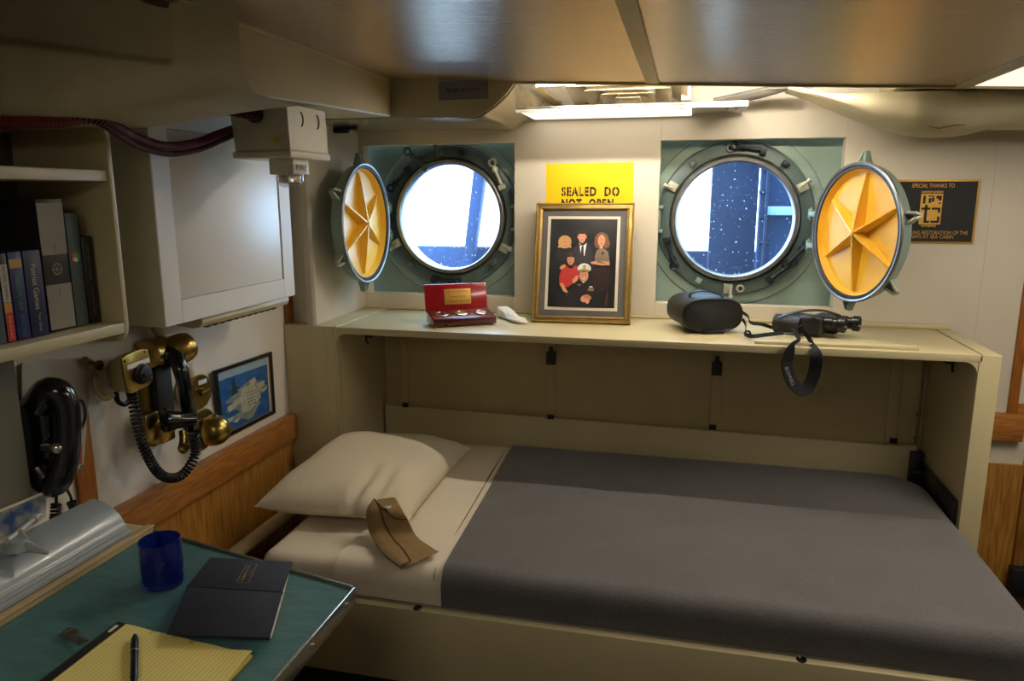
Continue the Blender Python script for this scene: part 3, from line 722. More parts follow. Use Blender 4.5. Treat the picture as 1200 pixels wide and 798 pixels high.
MB().prism([QF(.03, .03, -.007), QF(.97, .03, -.007), QF(.97, .97, -.007), QF(.03, .97, -.007)], fn_ * -.004).build('backing', PAPER, pf)
pu0, pu1, pv0, pv1 = .158, .835, .135, .868
mb = MB(); mb.flat([QF(a, b, -.002) for a, b in ((.04, .03), (.96, .03), (.96, .97), (.04, .97))], pm('grey_mat', (104, 98, 94), .8)); 
mb.flat([QF(a, b, -.0015) for a, b in ((pu0 - .03, pv0 - .024), (pu1 + .03, pv0 - .024), (pu1 + .03, pv1 + .024), (pu0 - .03, pv1 + .024))], pm('cream_bevel', (236, 222, 196), .7))
mb.build('mat_board', None, pf)
mb = MB()
def QP(u, v, w_=0): return QF(pu0 + (pu1 - pu0) * u, pv0 + (pv1 - pv0) * v, -.001 + w_)
LAY = [0]
def ell(u, v, ru, rv, m, n=20, rot=0):
    LAY[0] += 1; ps = []
    for k in range(n):
        a = 2 * PI * k / n; x, y = ru * math.cos(a), rv * math.sin(a); ps.append(QP(u + x * math.cos(rot) - y * math.sin(rot), v + x * math.sin(rot) + y * math.cos(rot), LAY[0] * .00003))
    mb.flat(ps, m)
def pol(pts, m):
    LAY[0] += 1; mb.flat([QP(u, v, LAY[0] * .00003) for u, v in pts], m)
skin = pm('print_skin', (206, 140, 104), .5); skin2 = pm('print_skin_dim', (176, 112, 80), .5); bk = pm('print_black', (18, 15, 17), .45, var=.2)
nv = pm('print_navy', (22, 20, 26), .45); hair = pm('print_brown_hair', (112, 72, 44), .5); blond = pm('print_blond_hair', (190, 146, 88), .5)
redp = pm('print_red', (176, 42, 34), .5); taupe = pm('print_taupe', (122, 100, 80), .5); whp = pm('print_white', (222, 222, 226), .5); mar = pm('print_maroon', (38, 20, 20), .4); drk = pm('print_dark_hair', (30, 20, 18), .5)
pol([(0, 0), (1, 0), (1, 1), (0, 1)], bk)
# armchair
pol([(.64, .60), (.72, .555), (.84, .545), (.93, .57), (.96, .63), (.93, .72), (.88, .80), (.74, .84), (.66, .75)], mar)
for i in range(4):
    for j in range(3): ell(.72 + .06 * i - .01 * j, .58 + .07 * j, .008, .010, pm('print_stud', (84, 48, 44), .4), 8)
pol([(.86, .92), (.89, .80), (.90, .80), (.89, .98), (.87, .98)], pm('print_stud', (96, 54, 48), .4))
# woman with fair hair
ell(.225, .265, .10, .075, blond); pol([(.12, .33), (.18, .22), (.28, .22), (.33, .33)], blond); ell(.24, .275, .058, .058, skin); pol([(.175, .25), (.20, .21), (.28, .21), (.30, .25), (.24, .232)], blond)
for dx in (-.02, .02): ell(.24 + dx, .268, .007, .004, drk, 8)
ell(.24, .305, .02, .006, pm('print_lip', (170, 80, 70), .5), 8)
pol([(.08, .47), (.12, .36), (.22, .345), (.35, .36), (.40, .48)], nv)
# tall man in a suit
pol([(.34, .60), (.37, .33), (.44, .27), (.56, .27), (.64, .34), (.68, .60)], pm('print_suit', (30, 27, 33), .5)); pol([(.44, .275), (.50, .31), (.555, .275), (.53, .42), (.48, .42)], whp); pol([(.48, .31), (.51, .31), (.52, .42), (.47, .42)], nv)
ell(.48, .165, .068, .045, drk); ell(.482, .205, .056, .070, skin); ell(.42, .205, .012, .02, skin2, 8); ell(.545, .205, .012, .02, skin2, 8); pol([(.412, .205), (.425, .14), (.48, .118), (.535, .14), (.552, .205), (.53, .172), (.43, .172)], drk)
for dx in (-.022, .022): ell(.482 + dx, .195, .008, .004, drk, 8)
ell(.482, .24, .02, .005, pm('print_lip', (170, 80, 70), .5), 8)
# woman in a taupe top
ell(.775, .235, .105, .085, hair); ell(.72, .28, .05, .05, hair); ell(.85, .28, .05, .05, hair); ell(.775, .245, .055, .066, skin); pol([(.75, .30), (.80, .30), (.80, .35), (.75, .35)], skin)
pol([(.68, .43), (.71, .355), (.76, .335), (.82, .335), (.88, .37), (.91, .50), (.89, .52), (.70, .52)], taupe); pol([(.62, .49), (.72, .475), (.90, .48), (.91, .52), (.80, .525), (.64, .51)], skin); ell(.80, .39, .016, .02, drk, 10)
for dx in (-.02, .02): ell(.775 + dx, .235, .007, .004, drk, 8)
ell(.775, .28, .02, .006, pm('print_lip', (170, 80, 70), .5), 8)
# woman in red
ell(.335, .43, .085, .065, drk); ell(.325, .465, .055, .062, skin); pol([(.26, .44), (.30, .405), (.38, .41), (.40, .45), (.34, .435)], drk)
pol([(.17, .76), (.16, .66), (.20, .57), (.28, .535), (.40, .53), (.47, .56), (.46, .66), (.36, .74), (.30, .78)], redp); pol([(.27, .54), (.33, .58), (.40, .53)], bk)
pol([(.17, .74), (.22, .73), (.29, .82), (.33, .85), (.29, .87), (.23, .82)], skin); ell(.21, .55, .05, .022, skin, 12, -.4); pol([(.10, 1), (.16, .82), (.30, .84), (.42, .78), (.44, 1)], pm('print_skirt', (24, 18, 18), .5))
for dx in (-.02, .02): ell(.325 + dx, .457, .007, .004, drk, 8)
ell(.325, .50, .02, .006, pm('print_lip', (170, 80, 70), .5), 8)
# seated officer
pol([(.30, 1), (.33, .80), (.40, .72), (.50, .685), (.62, .69), (.72, .75), (.77, .90), (.78, 1)], nv)
pol([(.36, .70), (.42, .64), (.46, .66), (.44, .70), (.38, .74)], skin)
ell(.532, .645, .068, .070, skin); ell(.532, .575, .105, .030, bk); pol([(.43, .585), (.44, .545), (.48, .515), (.53, .505), (.59, .515), (.63, .545), (.635, .585), (.53, .565)], whp)
pol([(.44, .588), (.53, .568), (.63, .588), (.60, .60), (.53, .59), (.46, .60)], pm('print_gilt', (170, 150, 70), .4)); ell(.535, .545, .025, .020, pm('print_gilt', (170, 150, 70), .4), 12)
pol([(.49, .70), (.53, .73), (.57, .70), (.545, .715), (.515, .715)], whp)
for dx in (-.025, .025): ell(.532 + dx, .63, .008, .005, drk, 8)
ell(.532, .68, .024, .006, whp, 8)
pol([(.60, .785), (.69, .785), (.69, .815), (.60, .815)], pm('print_ribbons', (140, 110, 80), .5)); ell(.645, .77, .03, .008, whp, 8); ell(.47, .75, .03, .010, pm('print_gold2', (120, 110, 100), .5), 10)
ell(.57, .90, .075, .042, skin, 16, -.2); ell(.60, .885, .06, .025, skin2, 14, .2); ell(.60, .93, .03, .03, skin, 12)
mb.build('photograph', None, pf, 0)
MB().flat([QF(a, b, .0012) for a, b in ((.045, .04), (.955, .04), (.955, .96), (.045, .96))]).build('glazing', CLEAR, pf)

# yellow stencilled sign
a = PY(640, 192, D); b = PY(743, 238, D)
sg = MB(); sgm = pm('sign_yellow', (255, 204, 10), .5, var=.02)
sg.prism([PY(640, 192, D - .0015), PY(743, 190, D - .0015), PY(741, 260, D - .0015), PY(640, 260, D - .0015)], (0, .0014, 0), mat=sgm)
for txt, x0, x1, yy in (('SEALED  DO', 658, 726, 224.5), ('NOT  OPEN', 658, 719, 238.5)):
    p0, p1 = PY(x0, yy, D - .0016), PY(x1, yy, D - .0016)
    sg.text(txt, (p0 + p1) / 2, p1 - p0, (0, 0, 1), (p1 - p0).length, .034, INKB, bold=.05, space=1.22)
for px in (660.7, 667, 673.3, 679.5, 685.6, 691, 713, 721.5):
    p = PY(px, 224.5, D - .0021); sg.box(p.x - .0009, p.x + .0009, p.y - .0002, p.y, p.z - .02, p.z + .02, mat=sgm)
tag(sg.build('sign', None, None, 0), 'yellow wall sign with black stencilled letters behind the picture frame', 'sign')

# black and gold plaque
pa, pb_, pc_, pd = PY(1040, 210, D), PY(1149, 210, D), PY(1140, 286, D), PY(1050, 285, D)
x0, x1, z0, z1 = .640, pb_.x, pc_.z, pb_.z
pq = thing('plaque', 'black plaque with gold border and lettering on the right wall panel', 'plaque', ((x0 + x1) / 2, D, z0))
MB().box(x0, x1, D - .004, D, z0, z1, .001).build('border', GOLDINK, pq)
mb = MB(); bt = .0065; mb.box(x0 + bt, x1 - bt, D - .0048, D - .003, z0 + bt, z1 - bt, mat=pm('plaque_black', (14, 13, 13), .6)); fy = D - .0049
R_, U_ = (1, 0, 0), (0, 0, 1)
def pqt(s, xa, ya, xb, yb, h, **k):
    p0, p1 = PY(xa, ya, fy), PY(xb, yb, fy); mb.text(s, (p0 + p1) / 2, R_, U_, (p1 - p0).length, h, GOLDINK, **k)
pqt('SPECIAL THANKS TO', 1069, 217.5, 1119, 217.5, .0125); pqt('construction', 1080, 224.5, 1105.5, 224.5, .008, bold=.02); pqt('company', 1079, 265, 1097, 265, .009, bold=.02)
pqt('SPONSORING RESTORATION OF THE', 1047, 272, 1134, 273, .0115); pqt("CAPTAIN'S AT SEA CABIN", 1053, 277, 1117, 277.5, .0115)
g0, g1 = PY(1079.5, 227, fy), PY(1101.5, 263, fy); gx0, gx1, gz0, gz1 = g0.x + .001, g1.x, g1.z, g0.z
mb.box(gx0, gx1, fy - .0004, fy, gz0, gz1, mat=GOLDINK)
def gb(u0, u1, v0, v1): mb.box(gx0 + (gx1 - gx0) * u0, gx0 + (gx1 - gx0) * u1, fy - .0007, fy - .0003, gz1 - (gz1 - gz0) * v1, gz1 - (gz1 - gz0) * v0, mat=INKB)
for r_ in ((.10, .22, .06, .32), (.32, .62, .06, .10), (.36, .48, .14, .30), (.50, .62, .12, .26), (.70, .95, .06, .16), (.80, .95, .16, .22), (.84, .92, .28, .34),
           (.06, .48, .45, .52), (.22, .34, .36, .94), (.22, .48, .88, .95), (.54, .94, .45, .52), (.83, .94, .45, .62), (.83, .94, .74, .95), (.54, .94, .88, .95)): gb(*r_)
mb.build('face', None, pq, 0)

# binocular case
cc = PZ(834, 391, SZ); cc = V((cc.x, cc.y, SZ)); ax = V((-.33, .944, 0)).normalized(); sx = V((ax.y, -ax.x, 0)); hw, hh = .098, .054
bc = thing('binocular_case', 'black oval leather binocular case on the shelf below the right porthole', 'case', cc)
def rt(sc, d, n=40, dz=0):
    ps = []
    for k in range(n):
        a = 2 * PI * k / n; e = .62
        x = hw * sc * math.copysign(abs(math.cos(a)) ** e, math.cos(a)); z = hh * (sc if sc < 1 else sc) * math.copysign(abs(math.sin(a)) ** .8, math.sin(a))
        ps.append(cc + sx * x + up * (hh + .006 + z + dz) + ax * d)
    return ps
def loft(mb, rings, mat=None, cap=True):
    t = bmesh.new(); rr = [[t.verts.new(p) for p in r] for r in rings]; n = len(rr[0])
    for A_, B_ in zip(rr, rr[1:]):
        for k in range(n): t.faces.new((A_[k], A_[(k + 1) % n], B_[(k + 1) % n], B_[k]))
    if cap: t.faces.new(rr[0]); t.faces.new(rr[-1])
    bmesh.ops.recalc_face_normals(t, faces=t.faces); mb.add(t, None, mat)
mb = MB(); loft(mb, [rt(.93, .004), rt(.98, .006), rt(.985, .012), rt(.97, .17), rt(.93, .178)]); mb.build('case_body', LEATHER, bc)
mb = MB(); loft(mb, [rt(.94, -.004), rt(1.01, 0), rt(1.02, .006), rt(1.02, .045), rt(.99, .046)]); mb.build('case_lid', LEATHER, bc)
mb = MB(); mb.tube([p for p in rt(.96, -.004, 48)], .0022, 6, closed=True); mb.build('lid_seam', BLACK, bc)
mb = MB(); mb.obox(cc + up * .007 - ax * .006, (sx, ax, up), (.036, .010, .006), .002); mb.build('hinge_flap', BLACK, bc)
mb = MB()
pts = [cc + sx * s_ + up * (2 * hh + .004 + h_) + ax * d_ for s_, h_, d_ in ((-.06, -.004, .05), (-.055, .012, .05), (-.02, .020, .045), (.02, .012, .03), (.035, .002, .004))]
mb.ribbon(catmull(pts, 6), [ax * .016] * 25, .003); mb.build('carry_strap', BLACK_R, bc)
mb = MB(); ps = catmull([cc + sx * .095 + up * .07 + ax * .02, cc + sx * .115 + up * .055 + ax * .0, PZ(880, 378, SZ + .035), PZ(893, 380, SZ + .03), PZ(905, 384, SZ + .015)], 6)
mb.ribbon(ps, [V((0, .25, 1)) * .011] * len(ps), .0025); mb.build('neck_strap', BLACK_R, bc)
mb = MB(); ps = catmull([cc + sx * .10 + up * .045, PZ(874, 381, SZ + .03), PZ(874, 391, SZ + .012), PZ(882, 394, SZ + .01), PZ(900, 392, SZ + .012), PZ(918, 390, SZ + .014)], 6)
mb.ribbon(ps, [V((0, .25, 1)) * .012] * len(ps), .003)
mb.lathe([(.006, -.003), (.011, -.003), (.011, .003), (.006, .003)], PZ(876, 391, SZ + .016), (.3, -1, .2), 16); mb.build('strap_buckle', BLACK_R, bc)

# binoculars
b0 = PZ(905, 392, SZ); b1 = PZ(992, 391, SZ); bx = (b1 - b0); bx.z = 0; bx = V((.91, -.40, 0)).normalized(); by = V((-bx.y, bx.x, 0))
bo = V((PZ(906, 388, SZ).x, 2.445, SZ)); bn = thing('binoculars', 'black binoculars with a wide neck strap hanging over the shelf edge', 'binoculars', bo + bx * .12)
for k, (dy, dx) in enumerate(((0, 0), (.072, .03))):
    o = bo + by * dy + bx * dx + up * .032; mb = MB()
    mb.lathe([(.020, .004), (.026, .0), (.0295, .003), (.0300, .02), (.0275, .024), (.0265, .07), (.0290, .075), (.0290, .082), (.0, .083)], o, bx, 32); mb.build('objective_barrel', BLACK_R, bn)
    MB().lathe([(0, .010), (.0235, .008)], o, bx, 24).build('objective_lens', pm('coated_lens', (30, 24, 48), .05, .2, coat=1), bn)
    mb = MB(); inn = by * (.012 if k == 0 else -.012)
    mb.obox(o + bx * .115 + inn * .6 + up * .004, (bx, by, up), (.036, .030, .030), .012, 4); mb.build('prism_housing', LEATHER, bn)
    e = o + inn + bx * .15 + up * .012; mb = MB()
    mb.lathe([(.021, 0), (.021, .022), (.0185, .024), (.0185, .036), (.0235, .040), (.0245, .058), (.020, .060), (.015, .050), (0, .050)], e, bx, 28); mb.build('eyepiece', BLACK, bn)
o = bo + by * .036 + bx * .09 + up * .05; mb = MB(); mb.cyl(o, o + bx * .06, .009, 16, bev=.002); mb.cyl(o + bx * .06, o + bx * .075, .014, 18, bev=.002); mb.build('focus_wheel', BLACK, bn)
mb = MB(); mb.obox(bo + by * .036 + bx * .10 + up * .04, (bx, by, up), (.025, .03, .006), .003); mb.build('bridge', BLACK, bn)
Ys = 2.195
sp = [PZ(928, 385, SZ + .045), PZ(936, 397, SZ + .02), PY(929, 404, Ys), PY(922, 424, Ys), PY(925, 440, Ys - .004), PY(932, 452, Ys - .006), PY(941, 457, Ys - .004), PY(949, 450, Ys), PY(955, 434, Ys), PY(956, 414, Ys), PZ(948, 396, SZ + .02), PZ(938, 382, SZ + .06)]
cv = catmull(sp, 8); mb = MB(); wvs = []
for i, p in enumerate(cv):
    tg = (cv[min(i + 1, len(cv) - 1)] - cv[max(i - 1, 0)]).normalized(); pr = tg.cross(V((0, 1, 0)))
    if pr.length < .1: pr = V((1, 0, 0))
    pr.normalize(); f = i / (len(cv) - 1); wd = .013 + .023 * smoothstep(.16, .24, f) * (1 - smoothstep(.80, .88, f))
    wvs.append((pr * .85 + V((0, 1, 0)) * .5).normalized() * wd)
mb.ribbon(cv, wvs, .004); st_ = mb.build('neck_strap', pm('neoprene', (15, 15, 17), .8, bump=.2, bscale=400), bn)
i0, i1 = int(.40 * len(cv)), int(.50 * len(cv)); tc_ = (cv[i0] + cv[int(.335 * len(cv))]) / 2
mb = MB(); td = (cv[int(.44 * len(cv))] - cv[int(.30 * len(cv))]).normalized(); nn_ = V((0, -1, 0))
mb.text('BUSHNELL', cv[int(.37 * len(cv))] + V((0, -.012, 0)), td, nn_.cross(td), .058, .0095, pm('strap_print', (190, 190, 186), .6)); mb.build('strap_lettering', None, st_, 0)
for k, (px, py) in enumerate(((928, 397), (938, 398))):
    pass
mb = MB(); mb.ribbon(catmull([PZ(912, 372, SZ + .062), PZ(925, 368, SZ + .075), PZ(945, 364, SZ + .085), PZ(965, 364, SZ + .083), PZ(985, 370, SZ + .07)], 6), [V((.1, 1, .2)) * .014] * 25, .003); mb.build('neck_strap', BLACK_R, bn)

# ------------------------------------------------------------------ desk
DZ = .78
fl0, fl1 = PZ(176, 622, DZ), PZ(412, 690, DZ)
dk = thing('desk', 'desk with a green linoleum top and bright metal edging beside the bed', 'desk', (-.9, .8, 0))
XL, XR = WX + .036, -.584
back = lambda x: fl0.y + (fl1.y - fl0.y) * (x - fl0.x) / (fl1.x - fl0.x)
MB().prism([(XL, .25, DZ - .03), (XR, .25, DZ - .03), (XR, back(XR), DZ - .03), (-1.12, back(-1.12), DZ - .03), (XL, back(-1.12), DZ - .03)], (0, 0, .0285)).build('desktop', GREEN_TOP, dk)
mb = MB(); mb.prism([(XR, .25, DZ - .032), (XR + .006, .25, DZ - .032), (XR + .006, back(XR) + .004, DZ - .032), (XR, back(XR) + .004, DZ - .032)], (0, 0, .0345), .0012)
for k in range(4):
    mb.cyl((XR + .004, back(XR) - .03 - .13 * k, DZ - .014), (XR + .0085, back(XR) - .03 - .13 * k, DZ - .014), .004, 10)
mb.build('metal_edging', ALU, dk)
n_ = (V((XR, back(XR), 0)) - V((-1.12, back(-1.12), 0))).normalized(); pn = V((-n_.y, n_.x, 0))
e0, e1 = V((-1.12, back(-1.12), DZ - .03)), V((XR, back(XR), DZ - .03))
MB().prism([e0, e1, e1 + pn * .006, e0 + pn * .006], (0, 0, .0335), .001).build('metal_edging', pm('dull_edging', (128, 122, 110), .35, .8), dk)
MB().prism([(XL, .25, DZ - .001), (-1.112, .25, DZ - .001), (-1.112, back(-1.12), DZ - .001), (XL, back(-1.12), DZ - .001)], (0, 0, .013), .002).build('back_ledge', pm('tan_ledge', (190, 164, 118), .45, var=.04), dk)
MB().box(-1.125, -1.108, .25, back(-1.12), DZ + .012, DZ + .017, .002).build('ledge_bead', pm('tan_ledge', (190, 164, 118), .45), dk)
MB().box(-1.26, -.66, .3, 1.06, .05, DZ - .031, .004).build('pedestal', pm('desk_grey', (96, 98, 92), .45, .1), dk)

# mug
mc = PZ(192, 683, DZ); mc = V((mc.x, mc.y, DZ)); bl = bpy.data.materials.new('cobalt_glass'); bl.use_nodes = True; b = bl.node_tree.nodes['Principled BSDF']
b.inputs['Base Color'].default_value = (.03, .06, .50, 1); b.inputs['Roughness'].default_value = .05; b.inputs['Transmission Weight'].default_value = .85; b.inputs['IOR'].default_value = 1.45
mg = thing('mug', 'dark blue glass mug on the green desktop', 'mug', mc)
mr, mh = .0375, .090
MB().lathe([(0, .0), (mr - .004, 0), (mr, .004), (mr, mh - .002), (mr - .001, mh), (mr - .0035, mh - .001), (mr - .004, .010), (0, .008)], mc, up, 48).build('mug_body', bl, mg)
hd = V((-.66, .75, 0)).normalized(); mb = MB(); mb.tube(catmull([mc + hd * (mr - .001) + up * .074, mc + hd * (mr + .022) + up * .070, mc + hd * (mr + .028) + up * .045, mc + hd * (mr + .02) + up * .022, mc + hd * (mr - .001) + up * .018], 6), .0055, 10); mb.build('handle', bl, mg)
cv = V((.62, -.78, 0)).normalized(); mb = MB(); ln2 = V((-cv.y, cv.x, 0))
mb.lathe([(mr + .0003, -.012), (mr + .0003, .012)], mc + up * .05, up, 40, a0=math.atan2(0, 1) + .55, a1=.98); mb.build('crest', pm('crest_print', (150, 150, 160), .4), mg)

# book lying open, face down
k0, k1, k2, k3 = PZ(246, 653, DZ + .010), PZ(343, 658, DZ + .010), PZ(316, 747, DZ + .021), PZ(195, 742, DZ + .021)
s0, s1 = PZ(220, 686, DZ + .026), PZ(331, 693, DZ + .026)
bk_ = thing('open_book', 'navy clothbound book lying open and face down on the desk', 'book', (k0 + k2) / 2 - up * .012)
def cover(name, a, b, c, d, lab=None):
    mb = MB(); nn = (b - a).cross(d - a).normalized(); nn = nn if nn.z > 0 else -nn
    mb.prism([a, b, c, d], nn * -.0028, .0008); mb.build(name, NAVY, bk_); return nn
dn = cover('front_cover', k0, k1, s1, s0); cover('back_cover', s0 + V((.002, -.004, 0)), s1 + V((.002, -.004, 0)), k2, k3)
mb = MB(); mb.tube([s0.lerp(s1, t) + V((0, -.001, -.003)) for t in (0, .25, .5, .75, 1)], .0042, 10); mb.build('spine', NAVY, bk_)
for P4 in ((k0, k1, s1, s0), (s0, s1, k2, k3)):
    cen = sum(P4, V()) / 4; q4 = [cen + (p - cen) * .955 for p in P4]
    if P4[2] is k2: q4[2] = q4[1].lerp(q4[2], .80) - V((0, 0, .004)); q4[3] = q4[0].lerp(q4[3], .80) - V((0, 0, .004))
    def dwn(p): return V((p.x, p.y, max(DZ + .0002, p.z - .0045)))
    t = bmesh.new(); tp = [t.verts.new(dwn(p)) for p in q4]; bt_ = [t.verts.new(V((p.x, p.y, DZ + .0001))) for p in q4]
    t.faces.new(tp); t.faces.new(bt_[::-1])
    for i in range(4): t.faces.new((tp[i], tp[(i + 1) % 4], bt_[(i + 1) % 4], bt_[i]))
    bmesh.ops.recalc_face_normals(t, faces=t.faces); mb = MB(); mb.add(t); mb.build('page_block', PAPER, bk_)
mb = MB(); gi = pm('dull_gold', (150, 122, 70), .5, .2)
def KC(u, v): return k0.lerp(k1, u).lerp(s0.lerp(s1, u), v) + dn * .0004
pu = [(.36, .17), (.50, .17), (.50, .84), (.36, .84)]
pu = [KC(.485, .17), KC(.60, .15), KC(.61, .80), KC(.485, .82)]
for i in range(4): mb.tube([pu[i], pu[(i + 1) % 4]], .0006, 5, gi)
cc2 = sum(pu, V()) / 4; rr_ = (pu[1] - pu[2]).normalized(); uu_ = (pu[0] - pu[1]).normalized()
mb.text('COMMAND AT SEA', cc2 + uu_ * .003, rr_, uu_, (pu[1] - pu[2]).length * .82, .0055, gi, bold=.03); mb.text('COPE', cc2 - uu_ * .006, rr_, uu_, (pu[1] - pu[2]).length * .4, .003, gi)
mb.build('title_panel', gi, bk_)

# legal pad
l0, l1 = PZ(147, 731, DZ + .006), PZ(296, 767, DZ + .006); ru = (l1 - l0).normalized(); rd = V((ru.y, -ru.x, 0)); pw_ = (l1 - l0).length; pd_ = .216
if rd.y > 0: rd = -rd
yl = thing('legal_pad', 'yellow lined writing pad with a dark binding on the desk', 'writing pad', l0 - up * .006)
rd2 = (PZ(60, 798, DZ + .006) - l0).normalized()
ym = pm('yellow_lined', (236, 212, 104), .75)
def ruled():
    m = bpy.data.materials.new('yellow_ruled_paper'); m.use_nodes = True; nt = m.node_tree; N = nt.nodes; L = nt.links; b = N['Principled BSDF']; b.inputs['Roughness'].default_value = .8
    tc = N.new('ShaderNodeTexCoord'); dot = N.new('ShaderNodeVectorMath'); dot.operation = 'DOT_PRODUCT'; perp = V((-rd2.y, rd2.x, 0)); dot.inputs[1].default_value = perp
    L.new(tc.outputs['Object'], dot.inputs[0]); ml = N.new('ShaderNodeMath'); ml.operation = 'MULTIPLY'; ml.inputs[1].default_value = 1 / .0075; L.new(dot.outputs['Value'], ml.inputs[0])
    fr = N.new('ShaderNodeMath'); fr.operation = 'FRACT'; L.new(ml.outputs[0], fr.inputs[0]); lt = N.new('ShaderNodeMath'); lt.operation = 'LESS_THAN'; lt.inputs[1].default_value = .13; L.new(fr.outputs[0], lt.inputs[0])
    mx = N.new('ShaderNodeMix'); mx.data_type = 'RGBA'; mx.inputs[6].default_value = lin((240, 220, 130)) + (1,); mx.inputs[7].default_value = lin((180, 172, 112)) + (1,); L.new(lt.outputs[0], mx.inputs[0]); L.new(mx.outputs[2], b.inputs['Base Color'])
    return m
pts = [l0, l1, l1 + rd2 * pd_, l0 + rd2 * pd_]
def padz(u, v):
    p = pts[0].lerp(pts[1], u).lerp(pts[3].lerp(pts[2], u), v); cu = smoothstep(.8, 1, u) * smoothstep(.3, 0, v)
    return p + up * (.006 * cu + .0006 * math.sin(u * 20) * smoothstep(.2, 0, v))
mb = MB(); mb.grid(padz, 30, 20); mb.build('top_sheet', ruled(), yl)
mb = MB(); mb.prism([p - up * .0055 for p in pts], (0, 0, .005), .0005); mb.build('pad_block', pm('yellow_edge', (216, 192, 90), .8), yl)
sd_ = (l0 - l1).normalized(); mb = MB(); q4 = [l0 + sd_ * .017 - up * .0055, l0 - sd_ * .001 - up * .0055, l0 + rd2 * pd_ - sd_ * .001 - up * .0055, l0 + rd2 * pd_ + sd_ * .017 - up * .0055]
mb.prism(q4, (0, 0, .007), .001, mat=pm('binding_tape', (36, 34, 32), .5))
wp = l0 + sd_ * .008 + rd2 * .02 + up * .0018; mb.obox(wp, (rd2, sd_, up), (.010, .003, .0003), mat=PAPER); mb.build('binding', None, yl)
# pen
pa_, pe_ = PZ(158, 744, DZ + .0125), PZ(157, 796, DZ + .0125); dv = (pe_ - pa_).normalized(); pnn = thing('pen', 'black ballpoint pen lying on the yellow pad', 'pen', pa_ - up * .006)
MB().lathe([(0, 0), (.003, .001), (.0055, .012), (.0062, .03), (.0062, .052), (.0058, .0525)], pa_, dv, 16).build('pen_cap', BLACK, pnn)
MB().lathe([(.0058, .052), (.0058, .120), (.004, .132), (.0012, .140), (0, .141)], pa_, dv, 16).build('pen_barrel', BLACK, pnn)
MB().lathe([(.0064, .050), (.0064, .054)], pa_, dv, 16).build('pen_ring', ALU, pnn)
sdv = V((-dv.y, dv.x, 0)); MB().obox(pa_ + dv * .030 + up * .0062, (dv, sdv, up), (.018, .0018, .001), .0006).build('pen_clip', BLACK, pnn)
# keys
kp = PZ(83, 745, DZ); kk = thing('keys', 'two small keys on a ring lying on the desk beside the pad', 'keys', kp); kb = pm('dull_key', (156, 142, 122), .35, .9)
for i, (ang, dz_) in enumerate(((-.2, .002), (-.55, .0045))):
    d = V((math.cos(ang), math.sin(ang), 0)); s_ = V((-d.y, d.x, 0)); o = kp + up * dz_; mb = MB()
    mb.lathe([(0, 0), (.011, 0), (.011, .002), (0, .002)], o, up, 20); mb.prism([o + d * a + s_ * b for a, b in ((.009, -.004), (.040, -.004), (.043, 0), (.040, .003), (.034, .001), (.030, .004), (.024, .002), (.009, .004))], (0, 0, .002), .0003); mb.build('key', kb, kk)
mb = MB(); mb.tube([kp + V((-.010 + .010 * math.cos(k * PI / 10), .010 * math.sin(k * PI / 10), .007 + .004 * math.cos(k * PI / 10))) for k in range(20)], .0012, 6, closed=True); mb.build('ring', kb, kk)

# desk lamp: long curved hood
LZ = DZ + .014
dlp = thing('desk_lamp', 'grey metal desk lamp with a long curved hood lying along the wall', 'lamp', (-1.21, .9, LZ))
prof = [(-1.2475, LZ + .002), (-1.246, LZ + .045), (-1.238, LZ + .062), (-1.215, LZ + .070), (-1.180, LZ + .060), (-1.155, LZ + .040), (-1.146, LZ + .024), (-1.142, LZ + .020), (-1.139, LZ + .012), (-1.133, LZ + .010), (-1.130, LZ + .001)]
fp = catmull([(x, 0, z) for x, z in prof], 4); y_end = 1.232
def hood(u, v):
    i = u * (len(fp) - 1); p = fp[min(int(round(i)), len(fp) - 1)]; return V((p.x, .35 + (y_end - .35) * v, p.z))
mb = MB(); mb.grid(hood, len(fp) - 1, 12); mb.flat([(p.x, y_end, p.z) for p in fp]); mb.flat([(p.x, .35, p.z) for p in fp]); mb.build('lamp_hood', STEEL, dlp, 30)
p = PZ(22, 642, LZ + .075); mb = MB(); mb.lathe([(0, .016), (.012, .015), (.02, .008), (.026, 0)], p, (0, 0, 1), 20)
pe = PZ(56, 648, LZ + .068); mb.tube(catmull([p + up * .003, p.lerp(pe, .5) + up * .004, pe], 6), [.014 - .011 * k / 12 for k in range(13)], 10); mb.build('arm_mount', STEEL, dlp)
am = PZ(8, 634, LZ + .09); ae = PX(50, 600, -1.25); mb = MB(); mb.tube([am, ae], .0055, 12); mb.cyl(am.lerp(ae, .70), am.lerp(ae, .78), .009, 14); mb.tube([PZ(24, 622, LZ + .09), PZ(33, 634, LZ + .08)], .004, 8); mb.build('lamp_arm', pm('arm_white', (196, 190, 176), .35, .4), dlp)

# card with cloud picture leaning behind the lamp
ca4 = [PX(-14, 603, -1.243), PX(57, 574, -1.243), PX(57, 622, -1.238), PX(-14, 648, -1.238)]
cdm = pm('sky_print', (34, 74, 118), .5, scale=22, rgb2=(196, 186, 168)); cn = V((1, 0, .05)); mb = MB(); mb.prism(ca4, cn * -.0015, mat=PAPER)
ci = [PX(-14, 606, -1.2425), PX(54, 578, -1.2425), PX(54, 606, -1.2395), PX(-14, 638, -1.2385)]; mb.flat([p + cn * .0006 for p in ci], cdm)
tag(mb.build('postcard', None), 'picture card with blue sky and clouds leaning behind the desk lamp', 'card')

